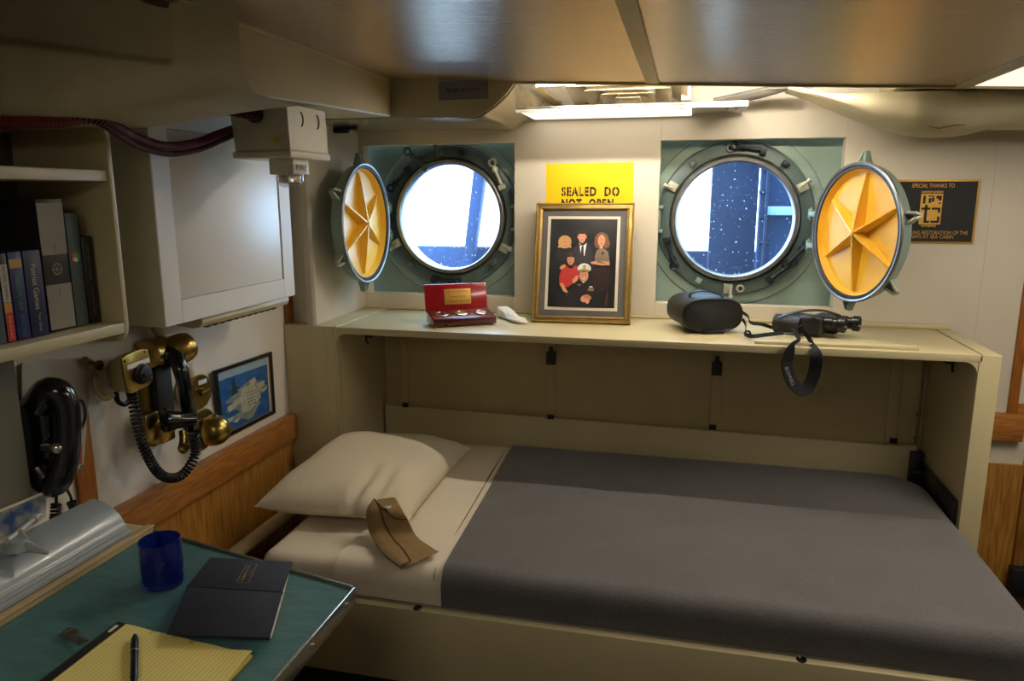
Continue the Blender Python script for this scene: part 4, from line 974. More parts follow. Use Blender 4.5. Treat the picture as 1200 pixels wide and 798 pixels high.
# ------------------------------------------------------------------ bookshelf
BX = -1.10; EY = PX(147, 387, BX).y; SH1 = PX(145, 378, BX).z; UPZ = PX(130, 213, BX).z
bs = thing('bookshelf', 'cream metal wall bookshelf with books at the left edge', 'bookshelf', (-1.22, .9, SH1 - .03))
def rpoly(x0, x1, z0, z1, r, y, corners):
    ps = []
    for (cx, cz_, a, on) in ((x1 - r, z0 + r, -90, corners[0]), (x1 - r, z1 - r, 0, corners[1])):
        ex, ez = (x1, z0) if a == -90 else (x1, z1)
        if on: ps += [(cx + r * math.cos(math.radians(a + k * 15)), y, cz_ + r * math.sin(math.radians(a + k * 15))) for k in range(7)]
        else: ps.append((ex, y, ez))
    return [(x0, y, z0)] + ps + [(x0, y, z1)]
zt = PX(140, 137, BX).z
MB().prism(rpoly(WX + .001, BX, SH1 - .042, zt, .03, EY, (1, 1)), (0, .012, 0), .002).build('end_panel', BEIGE, bs)
MB().box(WX + .001, BX, .2, EY - .0005, SH1 - .022, SH1, .003).build('shelf_board', BEIGE, bs)
MB().box(WX + .001, BX - .004, .2, EY - .0005, UPZ, UPZ + .022, .003).build('shelf_board', BEIGE, bs)
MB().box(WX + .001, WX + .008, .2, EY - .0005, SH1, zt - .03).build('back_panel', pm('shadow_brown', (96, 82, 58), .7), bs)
MB().box(WX + .001, BX - .05, .2, EY - .0005, zt - .02, zt, .002).build('top_board', BEIGE_D, bs)
ly = PX(30, 520, -1.25).y
MB().box(WX + .001, -1.25, .6, ly, DZ + .016, SH1 - .023, .003).build('side_locker', pm('locker_grey', (112, 110, 92), .5), bs)

# books on the shelf (spines face the room)
SPX = -1.135
def book(px0, px1, ptop, cov, label, depth=.16, spine=None, lean=0, setback=0, deco=None):
    X = SPX - setback; zb = SH1
    ya = PX(px0, 400, X).y; yb = PX(px1, 400, X).y
    zt_ = PX((px0 + px1) / 2, ptop, X).z
    ya += .0006; yb -= .0006; ht = zt_ - zb; th = yb - ya
    if ya < .3: ya = .3
    root = thing('book', label, 'book', (X - depth / 2, (ya + yb) / 2, zb), 'books on the wall shelf')
    mb = MB()
    mb.box(X - depth, X - .003, ya, ya + .003, zb + .0005, zt_, .0005); mb.box(X - depth, X - .003, yb - .003, yb, zb + .0005, zt_, .0005)
    mb.box(X - .004, X, ya, yb, zb + .0005, zt_, .0015); mb.build('cover', cov, root)
    MB().box(X - depth + .003, X - .005, ya + .003, yb - .003, zb + .004, zt_ - .004).build('page_block', PAPER, root)
    if deco:
        mb = MB(); yc = (ya + yb) / 2
        for d in deco:
            if d[0] == 'band': mb.box(X - .001, X + .0003, ya + .001, yb - .001, zb + ht * d[1], zb + ht * d[2], mat=d[3])
            elif d[0] == 'disc':
                zc_ = zb + ht * d[1]; r = d[2]
                for a0, a1, mm in ((90, 210, pm('sticker_red', (214, 60, 40), .5)), (-60, 90, pm('sticker_green', (60, 170, 80), .5)), (210, 300, pm('sticker_white', (220, 214, 200), .5))):
                    mb.flat([(X + .0006, yc, zc_)] + [(X + .0006, yc + r * math.cos(math.radians(a0 + (a1 - a0) * k / 10)), zc_ + r * math.sin(math.radians(a0 + (a1 - a0) * k / 10))) for k in range(11)], mm)
            elif d[0] == 'ring':
                zc_ = zb + ht * d[1]; r = d[2]; mb.tube([(X + .0006, yc + r * math.cos(k * PI / 10), zc_ + r * math.sin(k * PI / 10)) for k in range(20)], .0012, 6, d[3], True)
                for k in range(3):
                    a = k * PI / 3; mb.tube([(X + .0006, yc + r * math.cos(a), zc_ + r * math.sin(a)), (X + .0006, yc - r * math.cos(a), zc_ - r * math.sin(a))], .0008, 5, d[3])
            else:
                _, txt, z1_, z0_, hgt, m_, *of = d; o_ = of[0] if of else 0
                mb.text(txt, (X + .0006, yc + o_, zb + ht * (z0_ + z1_) / 2), (0, 0, -1), (0, 1, 0), ht * (z1_ - z0_), hgt, m_, .0002)
        mb.build('spine_print', None, root, 0)
    return root
bkc = lambda n, c: pm(n, c, .45, var=.08)
cream_t = pm('print_cream', (196, 186, 150), .6)
book(-16, 9, 300, bkc('cover_slate', (70, 84, 88)), 'slate grey book at the left edge of the wall shelf')
book(9.5, 20.5, 296, bkc('cover_black', (26, 22, 30)), 'thin black book with a white and red spine on the wall shelf', deco=[('band', .46, .88, pm('spine_white', (190, 180, 168), .5)), ('band', .34, .455, pm('spine_orange', (200, 140, 50), .5)), ('band', .02, .335, pm('spine_red', (200, 50, 40), .5)), ('text', 'MICHAEL SHAARA', .86, .48, .006, bkc('cover_black', (26, 22, 30))), ('text', 'Novel', .30, .06, .005, cream_t)])
book(21.5, 38, 294, bkc('cover_blue', (28, 32, 86)), 'blue paperback with green lettering on the wall shelf', deco=[('band', .82, .92, pm('spine_tan', (190, 150, 84), .5)), ('text', 'MARITIME LAW', .74, .34, .010, pm('print_green', (50, 140, 96), .6)), ('text', 'THE NAVAL COMPANION', .30, .04, .008, pm('print_teal', (50, 120, 160), .6))])
book(39, 60, 292, bkc('cover_navy', (26, 38, 78)), 'navy paperback with large cream title lettering on the wall shelf', deco=[('text', 'Patriot Games', .84, .32, .0115, cream_t), ('text', 'Tom Clancy', .28, .06, .007, cream_t)])
book(61, 92, 233, bkc('cover_binder', (20, 20, 24)), 'thick tall black binder with a grey label spine on the wall shelf', depth=.17, setback=.010, deco=[('band', .02, .36, pm('spine_grey', (150, 144, 134), .6)), ('band', .585, .97, pm('spine_grey', (150, 144, 134), .6)), ('ring', .475, .010, pm('spine_grey', (150, 144, 134), .6)), ('text', 'BOOKS', .66, .60, .004, INKB), ('text', 'VOL 2', .33, .27, .004, INKB)])
book(92.5, 107.5, 249, bkc('cover_greygreen', (72, 84, 84)), 'tall grey-green book with a round red and green sticker on the wall shelf', setback=.012, deco=[('disc', .62, .0095)])
book(108, 121, 276, bkc('cover_black2', (24, 22, 24)), 'thin black book with gold lettering at the right end of the wall shelf', setback=.014, deco=[('text', 'COMMAND AT SEA', .92, .50, .0055, pm('dull_gold2', (140, 116, 66), .5)), ('text', 'COPE AND HEWITT', .44, .08, .0035, pm('dull_gold2', (140, 116, 66), .5))])

# ------------------------------------------------------------------ white wall cabinet
CX = -1.13; c_bl = PX(195, 383.4, CX); c_br = PX(346, 346, CX); c_tl = PX(171, 127.5, CX)
wc = thing('wall_cabinet', 'white laminate wall cabinet with a framed door', 'cabinet', ((WX + CX) / 2, (c_bl.y + c_br.y) / 2, c_bl.z))
y0c, y1c, z0c, z1c = c_bl.y, c_br.y, (c_bl.z + c_br.z) / 2, 1.70
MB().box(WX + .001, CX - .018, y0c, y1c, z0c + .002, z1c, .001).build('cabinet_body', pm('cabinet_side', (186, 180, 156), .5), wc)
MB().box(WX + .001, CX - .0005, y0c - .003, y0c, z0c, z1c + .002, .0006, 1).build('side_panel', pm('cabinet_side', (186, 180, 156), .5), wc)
fw = .058
pin = [PX(210, 353, CX), PX(333, 326, CX)]
dz0 = (pin[0].z + pin[1].z) / 2; dy0, dy1 = PX(208, 300, CX).y, PX(331.5, 300, CX).y
mb = MB(); mb.box(CX - .018, CX, y0c, dy0, z0c, z1c, .0008, 1); mb.box(CX - .018, CX, dy1, y1c, z0c, z1c, .0008, 1); mb.box(CX - .018, CX, dy0, dy1, z0c, dz0, .0008, 1); mb.box(CX - .018, CX, dy0, dy1, z1c - .05, z1c, .0008, 1); mb.build('face_frame', CABM, wc)
MB().box(CX - .016, CX - .0015, dy0 + .001, dy1 - .006, dz0 + .001, z1c - .051, .001).build('door', CABM, wc)
# under-cabinet lamp
uy0, uy1 = PX(231, 385, CX - .03).y, PX(333, 356, CX - .03).y
uc = thing('under_cabinet_light', 'cream strip light fixed under the white cabinet', 'light fixture', ((WX + CX) / 2, (uy0 + uy1) / 2, z0c - .04))
x1u = CX - .012; pts = [(x1u - .17, uy0, z0c), (x1u - .17, uy0, z0c - .012), (x1u - .03, uy0, z0c - .030), (x1u - .008, uy0, z0c - .026), (x1u, uy0, z0c - .014), (x1u - .003, uy0, z0c)]
MB().prism(pts, (0, uy1 - uy0, 0), .002).build('lamp_housing', BEIGE, uc)
for k in range(11):
    yy = uy0 + .05 + (uy1 - uy0 - .1) * k / 10; mb = MB(); mb.lathe([(0, 0), (.012, 0), (.010, .007), (0, .010)], (x1u - .026, yy, z0c - .026), (.15, 0, -1), 12); mb.build('louver_tooth', pm('louver_dark', (92, 84, 58), .5), uc)

# ------------------------------------------------------------------ left wall fittings
def wq(px, py, off): return PX(px, py, WX + off)
XN = V((1, 0, 0)); YN = V((0, 1, 0))
# selector switch
ss = thing('selector_switch', 'brass faced selector switch with a black knob on the left wall', 'switch', wq(150, 440, 0))
o = .115; pl4 = [wq(143, 420, o), wq(152, 414.5, o), wq(166, 409, o), wq(173, 409.5, o), wq(177, 425, o), wq(180, 446, o), wq(174, 452, o), wq(155, 461, o), wq(150, 460, o), wq(146, 442, o)]
mb = MB(); mb.prism(pl4, (-.007, 0, 0), .0015); mb.build('face_plate', BRASS, ss)
cen = sum(pl4, V()) / len(pl4); inn = [cen + (p - cen) * .96 - V((.007, 0, 0)) for p in pl4]; c2_ = wq(139, 439, .01); bs_ = [V((WX + .001, c2_.y + (p.y - cen.y) * .62, c2_.z + (p.z - cen.z) * .62)) for p in pl4]
t = bmesh.new(); A_ = [t.verts.new(p) for p in inn]; M_ = [t.verts.new(V((WX + .06, cen.y + (c2_.y - cen.y) * .35 + (p.y - cen.y) * .92, cen.z + (c2_.z - cen.z) * .35 + (p.z - cen.z) * .92))) for p in pl4]; B_ = [t.verts.new(p) for p in bs_]
t.faces.new(A_); t.faces.new(B_[::-1]); n_ = len(A_)
for Q0, Q1 in ((A_, M_), (M_, B_)):
    for i in range(n_): t.faces.new((Q0[i], Q1[i], Q1[(i + 1) % n_], Q0[(i + 1) % n_]))
bmesh.ops.recalc_face_normals(t, faces=t.faces); mb = MB(); mb.add(t); mb.build('housing', pm('switch_housing', (188, 172, 124), .4, .1), ss)
k = wq(165, 438, o); mb = MB(); mb.lathe([(.024, 0), (.024, .006), (.020, .009), (.019, .015), (.015, .017), (0, .017)], k, XN, 18); mb.obox(k + XN * .018, (YN, V((0, 0, 1)), XN), (.013, .0045, .004), .002); mb.build('knob', BLACK_R, ss)
a, b = wq(149, 431, o + .001), wq(175, 421.5, o + .001); mb = MB(); dd = (b - a).normalized(); mb.obox((a + b) / 2, (dd, XN.cross(dd), XN), ((b - a).length / 2, .0055, .001), .0005); mb.build('label_strip', WHITE, ss)
for px, py in ((146, 423), (170, 412), (153, 457), (177, 444)): MB().ball(wq(px, py, o), .004, seg=10, sc=(.5, 1, 1)).build('screw', BRASS_D, ss)
mb = MB(); mb.tube(catmull([wq(133, 461, .06), wq(124, 466, .05), wq(114, 458, .03), wq(111, 446, .015), wq(113, 440, .008)], 6), .0075, 10); mb.build('cable_loop', pm('switch_housing', (188, 172, 124), .4), ss)
mb = MB(); mb.tube(catmull([wq(136, 459, .05), wq(138, 470, .05), wq(146, 474, .05), wq(152, 468, .05), wq(150, 460, .05)], 6), .006, 10); mb.build('black_lead', BLACK, ss)

# brass telephone station
ph = thing('sound_powered_telephone', 'brass telephone station with black handset and coiled cord on the left wall', 'telephone', wq(190, 510, 0))
mb = MB(); p0, p1 = wq(169, 432, .03), wq(186, 512, .03)
def wbox(mb, x0, y0, x1, y1, o0, o1, bev=.004, mat=None):
    a, b = wq(x0, y0, o1), wq(x1, y1, o1); return mb.box(WX + o0, WX + o1, min(a.y, b.y), max(a.y, b.y), min(a.z, b.z), max(a.z, b.z), bev, 2, mat)
wbox(mb, 170, 418, 206, 513, .001, .035, .006); mb.build('base_plate', BRASS_D, ph)
mb = MB(); wbox(mb, 182, 432, 206, 486, .035, .055, .004); mb.build('cradle_pad', BLACK_R, ph)
a, b = wq(176, 416, .05), wq(207, 418, .05); mb = MB()
hz = a.z; mb.lathe([(.0, 0), (.026, 0), (.034, .004), (.036, .02), (.036, (b.y - a.y) * .6), (.0, (b.y - a.y) * .6)], V((WX + .042, a.y, hz)), YN, 28)
hc = V((WX + .075, a.y + (b.y - a.y) * .78, hz)); mb.lathe([(.001, .045), (.018, .043), (.031, .034), (.038, .018), (.040, 0), (.040, -.018), (.036, -.020), (.034, 0), (.030, .016), (.02, .03)], hc, (.55, .55, .3), 28)
mb.box(WX + .001, WX + .06, a.y + .005, b.y - .005, hz - .03, hz + .032, .008); mb.build('hood', BRASS, ph)
mb = MB(); wbox(mb, 170, 487, 190, 513, .035, .062, .006); wbox(mb, 188, 496, 207, 514, .035, .075, .006); mb.build('lower_cradle', BRASS, ph)
hp_ = [wq(206, 418, .100), wq(211, 432, .122), wq(216, 450, .128), wq(219, 468, .122), wq(222, 486, .110), wq(224, 500, .10)]
hp_ = catmull(hp_, 6); rs = [.016 + .004 * abs(2 * i / (len(hp_) - 1) - 1) for i in range(len(hp_))]
hs_ = MB(); hs_.tube(hp_, rs, 14); hs_o = hs_.build('handset', BAKE, ph)
mp_ = wq(214, 492, .115); mdir = V((-.55, -.75, .15)).normalized()
MB().lathe([(.016, -.03), (.020, -.005), (.022, .012), (.030, .034), (.031, .042), (.026, .046), (0, .044)], mp_ - V((0, 0, .0)), mdir, 24).build('mouthpiece', BAKE, hs_o)
ep_ = wq(206, 416, .085); MB().lathe([(.016, -.012), (.024, .0), (.027, .018), (.024, .024), (0, .024)], ep_, V((-.7, -.3, .1)), 22).build('earpiece', BAKE, hs_o)
# coil cord
cpts = catmull([wq(155, 460, .07), wq(158, 480, .075), wq(164, 510, .08), wq(174, 536, .085), wq(188, 556, .085), wq(205, 560, .085), wq(219, 551, .09), wq(229, 530, .095), wq(227, 508, .10)], 40)
L_ = [0]
for i in range(1, len(cpts)): L_.append(L_[-1] + (cpts[i] - cpts[i - 1]).length)
coil = []; e = V((1, 0, 0)); turns = 44
for i in range(0, turns * 10):
    s_ = L_[-1] * i / (turns * 10 - 1); j = 0
    j = min(range(len(L_)), key=lambda q_: abs(L_[q_] - s_)) if i % 1 == 0 else 0
    p = cpts[j]; tg = (cpts[min(j + 1, len(cpts) - 1)] - cpts[max(j - 1, 0)]).normalized(); e = (e - tg * e.dot(tg)).normalized(); f = tg.cross(e); a = 2 * PI * i / 10
    jj = max(0, min(len(cpts) - 2, j)); p = p + tg * (s_ - L_[j]); coil.append(p + (e * math.cos(a) + f * math.sin(a)) * .0100)
MB().tube(coil, .0034, 6).build('coiled_cord', BLACK_R, ph)
mb = MB(); mb.tube(catmull([wq(213, 505, .05), wq(214, 516, .06), wq(212, 526, .065), wq(216, 528, .07), wq(219, 520, .075)], 5), [.008] * 21, 10); mb.build('hook_switch', BRASS_D, ph)
mb = MB(); mb.tube([wq(180, 383, .03), wq(198, 405, .03)], .011, 12); mb.tube([wq(219, 428, .02), wq(222, 448, .02)], .016, 14); mb.build('conduit', BEIGE, ph)
# hand-crank disc and bell
gd = wq(235.5, 459, .055); gr = thing('hand_crank_signal', 'round brass call disc with a small crank above the brass bell', 'call signal', gd - XN * .055)
MB().lathe([(.040, -.05), (.040, -.004), (.0, -.004)], gd, XN, 32).build('housing', BEIGE, gr)
mb = MB(); mb.lathe([(.047, -.008), (.048, -.002), (.046, 0), (0, .001)], gd, XN, 36); mb.build('face_disc', BRASS, gr)
mb = MB(); mb.cyl(gd, gd + XN * .014, .009, 14); mb.obox(gd + XN * .016, (YN, V((0, 0, 1)), XN), (.020, .0045, .003), .001); mb.build('crank', BRASS_D, gr)
mb = MB(); mb.obox(gd + XN * .0015 + V((0, .008, .026)), (YN, V((0, 0, 1)), XN), (.018, .006, .0005)); mb.build('label_strip', WHITE, gr)
for a in (20, 140, 260): MB().ball(gd + V((0, .040 * math.cos(math.radians(a)), .040 * math.sin(math.radians(a)))), .003, seg=8, sc=(.5, 1, 1)).build('screw', BRASS_D, gr)
bd_ = wq(239, 503, .022); be_ = thing('bell', 'round brass bell with a domed gong below the call disc', 'bell', bd_ - XN * .022)
MB().lathe([(.058, -.021), (.060, -.004), (.056, 0), (.034, .002), (.030, .03), (0, .03)], bd_, XN, 36).build('bell_base', BRASS_D, be_)
MB().lathe([(.044, .024), (.045, .030), (.043, .044), (.036, .060), (.024, .072), (.010, .077), (0, .078)], bd_, XN, 36).build('gong', BRASS, be_)
MB().lathe([(.006, .076), (.006, .081), (0, .082)], bd_, XN, 12).build('gong_screw', BRASS_D, be_)
for a in (60, 150, 240, 330): MB().ball(bd_ + V((.001, .050 * math.cos(math.radians(a)), .050 * math.sin(math.radians(a)))), .003, seg=8, sc=(.6, 1, 1)).build('screw', BRASS_D, be_)
# wing bolt
p = wq(110, 426, .012); mb = MB(); mb.cyl(wq(112, 426.5, 0.001), wq(112, 426.5, .022), .006, 12); mb.tube([wq(99, 422, .03), wq(108, 425, .028), wq(113, 427, .022)], [.009, .006, .005], 10); mb.lathe([(.004, 0), (.012, .001), (.012, .005), (.004, .006)], wq(115, 428, .002), XN, 14)
tag(mb.build('wing_bolt', BRASS_D), 'small brass wing bolt on the wall left of the selector switch', 'bolt')

# black wall telephone with backplate
tp = thing('wall_telephone', 'glossy black wall telephone on a metal plate at the left edge', 'telephone', wq(60, 570, 0))
bp4 = [wq(26, 425, .0125), wq(104, 418, .0125), wq(104, 470, .0125), wq(98, 546, .0125), wq(85, 554, .0125), wq(26, 590, .0125)]
mb = MB(); mb.prism(bp4, (-.0018, 0, 0), .0004); mb.build('mounting_plate', pm('grey_plate', (176, 170, 158), .5, .1, var=.06), tp)
a, b = wq(36, 468, .06), wq(82, 562, .06); mb = MB(); mb.box(WX + .004, WX + .088, a.y, b.y, b.z, a.z, .028, 5); mb.build('telephone_body', BAKE, tp)
hb = catmull([wq(46, 474, .06), wq(56, 459, .085), wq(68, 460, .105), wq(77, 477, .115), wq(79, 505, .118), wq(77, 535, .115), wq(70, 558, .105), wq(60, 566, .085), wq(48, 552, .06)], 6)
nh = len(hb); mb = MB(); mb.tube(hb, [.025 + .008 * (abs(2 * i / (nh - 1) - 1) ** 2) for i in range(nh)], 16); mb.build('handset', BAKE, tp)
kn = wq(67, 525, .115); mb = MB(); mb.cyl(kn - XN * .035, kn, .008, 14); mb.ball(kn, .013, seg=16); mb.build('knob', SILVER, tp)
mb = MB(); mb.tube(catmull([wq(86, 468, .03), wq(96, 470, .035), wq(100, 486, .035), wq(96, 500, .03), wq(90, 504, .02)], 6), .0035, 8); mb.build('cradle_ring', pm('ring_grey', (90, 86, 80), .3, .6), tp)
s4 = [wq(89.5, 521, 0.0135), wq(96.5, 519, 0.0135), wq(96, 543, 0.0135), wq(89, 546, 0.0135)]; MB().flat(s4).build('red_sticker', pm('sticker_red2', (170, 70, 50), .6), tp)
MB().ball(wq(96, 546, .0128), .004, seg=10, sc=(.6, 1, 1)).build('screw', SILVER, tp)
def coilpath(P, turns, r, tr):
    c = catmull(P, 20); out = []; e = V((1, 0, 0)); n = turns * 10
    for i in range(n):
        j = min(len(c) - 2, int(i / (n - 1) * (len(c) - 1))); tg = (c[j + 1] - c[max(0, j - 1)]).normalized(); e = (e - tg * e.dot(tg)).normalized(); f = tg.cross(e); fr = i / (n - 1) * (len(c) - 1) - j
        out.append(c[j].lerp(c[j + 1], fr) + (e * math.cos(2 * PI * i / 10) + f * math.sin(2 * PI * i / 10)) * r)
    mb = MB(); mb.tube(out, tr, 6); return mb
mb = coilpath([wq(66, 590, .05), wq(65, 605, .05), wq(63, 616, .05)], 8, .0085, .003); mb.tube([wq(66, 566, .06), wq(66, 590, .05)], .003, 8); mb.build('coiled_cord', BLACK_R, tp)
mb = coilpath([wq(84, 588, .03), wq(87, 596, .03), wq(89, 604, .03)], 5, .0085, .003); mb.tube([wq(75, 567, .05), wq(83, 582, .03), wq(84, 588, .03)], .003, 8); mb.build('coiled_cord', BLACK_R, tp)

# framed carrier photograph
cf = [wq(251.4, 435, .02), wq(319, 412, .012), wq(323.5, 484, .006), wq(260.4, 516.5, .012)]
def QC(u, v, w_=0): return cf[0].lerp(cf[1], u).lerp(cf[3].lerp(cf[2], u), v) + XN * w_
cfo = thing('framed_ship_photo', 'black framed photo of an aircraft carrier at sea standing on the wooden rail', 'framed photo', QC(.5, 1))
mb = MB()
for u0, v0, u1, v1 in ((0, 0, 1, .05), (0, .95, 1, 1), (0, 0, .05, 1), (.95, 0, 1, 1)): mb.prism([QC(u0, v0), QC(u1, v0), QC(u1, v1), QC(u0, v1)], XN * -.010, .0015)
mb.build('frame', BLACK, cfo)
mb = MB(); fgd = pm('gold_line', (170, 150, 104), .4, .4)
for u0, v0, u1, v1 in ((.065, .06, .94, .06), (.065, .935, .94, .935), (.94, .06, .94, .935)): mb.tube([QC(u0, v0, -.002), QC(u1, v1, -.002)], .0012, 6)
mb.build('gilt_line', fgd, cfo)
mb = MB()
def cfl(pts, m, k):
    if k in (3, 4, 5, 6): pts = [(.49 + (u - .49) * 1.16, .60 + (v - .60) * 1.12) for u, v in pts]
    mb.flat([QC(.065 + .875 * u, .06 + .875 * v, -.005 + k * .00012) for u, v in pts], m)
sea_m = pm('print_sea', (22, 88, 158), .4, scale=34, rgb2=(52, 122, 184)); 
cfl([(0, 0), (1, 0), (1, 1), (0, 1)], sea_m, 0); cfl([(0, 0), (.97, 0), (.97, .13), (0, .12)], pm('print_sky', (170, 196, 206), .4), 1); cfl([(0, .12), (.97, .13), (.97, .26), (0, .22)], pm('print_haze', (52, 112, 164), .4, scale=30, var=.12), 1); cfl([(.965, 0), (1, 0), (1, 1), (.965, 1)], PAPER, 2)
gw = pm('print_deck', (206, 202, 178), .4, scale=40, var=.14); gs = pm('print_hull', (150, 160, 150), .4, scale=40, var=.2); gk = pm('print_island', (60, 74, 84), .4)
cfl([(.13, .52), (.22, .46), (.40, .38), (.55, .33), (.66, .32), (.70, .38), (.84, .42), (.82, .48), (.88, .52), (.86, .58), (.74, .60), (.70, .70), (.74, .74), (.66, .80), (.58, .90), (.48, .92), (.40, .86), (.28, .84), (.18, .80), (.24, .76), (.36, .74), (.30, .68), (.12, .66), (.16, .58), (.28, .56)], gs, 3)
cfl([(.40, .42), (.62, .38), (.72, .56), (.74, .66), (.52, .80), (.40, .78), (.38, .60)], gw, 4); cfl([(.16, .60), (.40, .50), (.44, .58), (.18, .68)], gw, 4); cfl([(.54, .34), (.66, .31), (.68, .40), (.58, .42)], gw, 4); cfl([(.66, .42), (.84, .43), (.80, .50), (.70, .52)], gw, 4); cfl([(.70, .52), (.87, .55), (.80, .60)], gw, 4); cfl([(.08, .76), (.24, .76), (.22, .82), (.10, .82)], pm('print_wake', (210, 220, 220), .4), 4); cfl([(.22, .84), (.34, .82), (.30, .88)], pm('print_wake', (210, 220, 220), .4), 4)
cfl([(.26, .36), (.29, .18), (.31, .18), (.33, .36), (.36, .44), (.24, .46)], gk, 5); cfl([(.20, .37), (.38, .35), (.38, .38), (.20, .40)], gk, 5)
for i in range(5):
    for j in range(3): cfl([(.47 + .05 * j + .01 * i, .50 + .05 * i), (.50 + .05 * j + .01 * i, .49 + .05 * i), (.51 + .05 * j + .01 * i, .515 + .05 * i)], gk, 6)
mb.build('photograph', None, cfo, 0)
MB().flat([QC(u, v, -.001) for u, v in ((.04, .04), (.96, .04), (.96, .96), (.04, .96))]).build('glazing', CLEAR, cfo)

# ------------------------------------------------------------------ overhead: ducts, light, diffuser, alarm
BMX = -.905
mb = MB()
za, zb_ = 1.705, 1.742
t = bmesh.new(); secs = []
for y, zl in ((1.25, 1.700), (1.7, 1.722), (2.195, 1.742)):
    secs.append([t.verts.new(p) for p in ((WX + .001, y, zl), (BMX - .004, y, zl), (BMX, y, zl + .005), (BMX, y, 2.1), (WX + .001, y, 2.1))])
for A_, B_ in zip(secs, secs[1:]):
    for i in range(5): t.faces.new((A_[i], B_[i], B_[(i + 1) % 5], A_[(i + 1) % 5]))
t.faces.new(secs[0]); t.faces.new(secs[-1]); bmesh.ops.recalc_face_normals(t, faces=t.faces); mb.add(t)
tag(mb.build('overhead_beam', DUCTM), 'boxed cream beam along the ceiling above the white cabinet', 'beam')
# cross duct with curved end
cdx = thing('ventilation_duct', 'insulated duct with a curved metal end above the left porthole', 'duct', (-.95, 2.42, 1.74))
low = [(-1.33, 1.742), (-.80, 1.742)] + [tuple((PY(px, py, 2.2).x, PY(px, py, 2.2).z)) for px, py in ((555, 137), (570, 130), (582, 121), (593, 110), (603, 97))]
lowc = [low[0], low[1]] + low[2:]
topz = 1.86
MB().prism([(x, 2.202, z) for x, z in lowc] + [(lowc[-1][0], 2.202, 1.90), (-1.33, 2.202, 1.90)], (0, .008, 0), .0005).build('duct_face', DUCTM, cdx)
bend = catmull([(x, 0, z) for x, z in lowc], 6)
def bendfn(u, v):
    i = u * (len(bend) - 1); p = bend[min(int(round(i)), len(bend) - 1)]; k = max(0, p.x + .80)
    return V((p.x, 2.209 + (2.64 - 2.209) * v, p.z + .002))
mb = MB(); mb.grid(bendfn, len(bend) - 1, 8, None, .006); mb.build('duct_skin', pm('duct_metal', (186, 172, 136), .2, .6, var=.06, scale=10), cdx, 50)
lb0, lb1 = PY(514, 96, 2.2), PY(572, 115.5, 2.2); mb = MB()
mb.box(lb0.x, lb1.x, 2.199, 2.2018, lb1.z, lb0.z, mat=pm('label_grey', (120, 116, 118), .5)); pp = (lb0 + lb1) / 2; mb.text('RECIRC SYS 17-97-1', V((pp.x, 2.1986, pp.z)), (1, 0, 0), (0, 0, 1), (lb1.x - lb0.x) * .66, .010, INKB, bold=.02); mb.build('stencil_label', None, cdx, 0)
mb = MB(); p = PY(405, 145, 2.42); mb.box(p.x - .02, p.x + .03, 2.42, 2.45, 1.728, 1.741, .002); mb.cyl((p.x + .0, 2.43, 1.735), (p.x + .05, 2.40, 1.735), .006, 10); mb.tube([(p.x - .3, 2.44, 1.728), (p.x, 2.44, 1.728)], .010, 12); mb.build('clamp', DARKDOG, cdx)
# big duct over the bookshelf
bgd = thing('lagged_duct', 'bulky cream lagged duct at the top left corner', 'duct', (-1.0, 1.1, 1.63)); DY = 1.04
mb = MB(); t = bmesh.new()
BC0, BC1 = PY(0, 47, DY), PY(197, 74, DY)
def bigface(u, v):
    xr = -.680; x = -1.325 + (xr + 1.325) * u; zl = 1.630 + .030 * smoothstep(.45, 1, u); z = zl + (1.790 + .045 * smoothstep(-.80, -.95, x) - zl) * v
    r_ = .05; y = DY
    if z - zl < r_: k = 1 - (z - zl) / r_; y += r_ * (1 - math.sqrt(max(0, 1 - k * k)))
    if xr - x < .022: k = 1 - (xr - x) / .022; y += .022 * (1 - math.sqrt(max(0, 1 - k * k)))
    cz_ = BC0.z + (BC1.z - BC0.z) * (x - BC0.x) / (BC1.x - BC0.x); st = smoothstep(cz_ - .006, cz_ + .01, z) * (1 - smoothstep(BC1.x - .004, BC1.x + .008, x)); y += .028 * st
    y += .0035 * nz((x, z, 0), 9, 2) + .004 * nz((x, z, 0), 25, 3) * (1 if .72 < u < .86 else .3)
    return V((x, y, z))
mb.grid(bigface, 70, 40)
bd0 = [bigface(i / 70, 0) for i in range(71)]; be0 = [bigface(1, j / 40) for j in range(41)]
for i in range(70): mb.flat([bd0[i], bd0[i + 1], bd0[i + 1] + V((0, .40 - (bd0[i + 1].y - DY), 0)) * .45, bd0[i] + V((0, .40 - (bd0[i].y - DY), 0)) * .45])
for j in range(40): mb.flat([be0[j], be0[j + 1], be0[j + 1] + V((-.13, .16, 0)), be0[j] + V((-.13, .16, 0))])
bmesh.ops.remove_doubles(mb.bm, verts=mb.bm.verts, dist=.0002); bmesh.ops.recalc_face_normals(mb.bm, faces=mb.bm.faces)
mb.build('lagging', TAPE, bgd, 50)
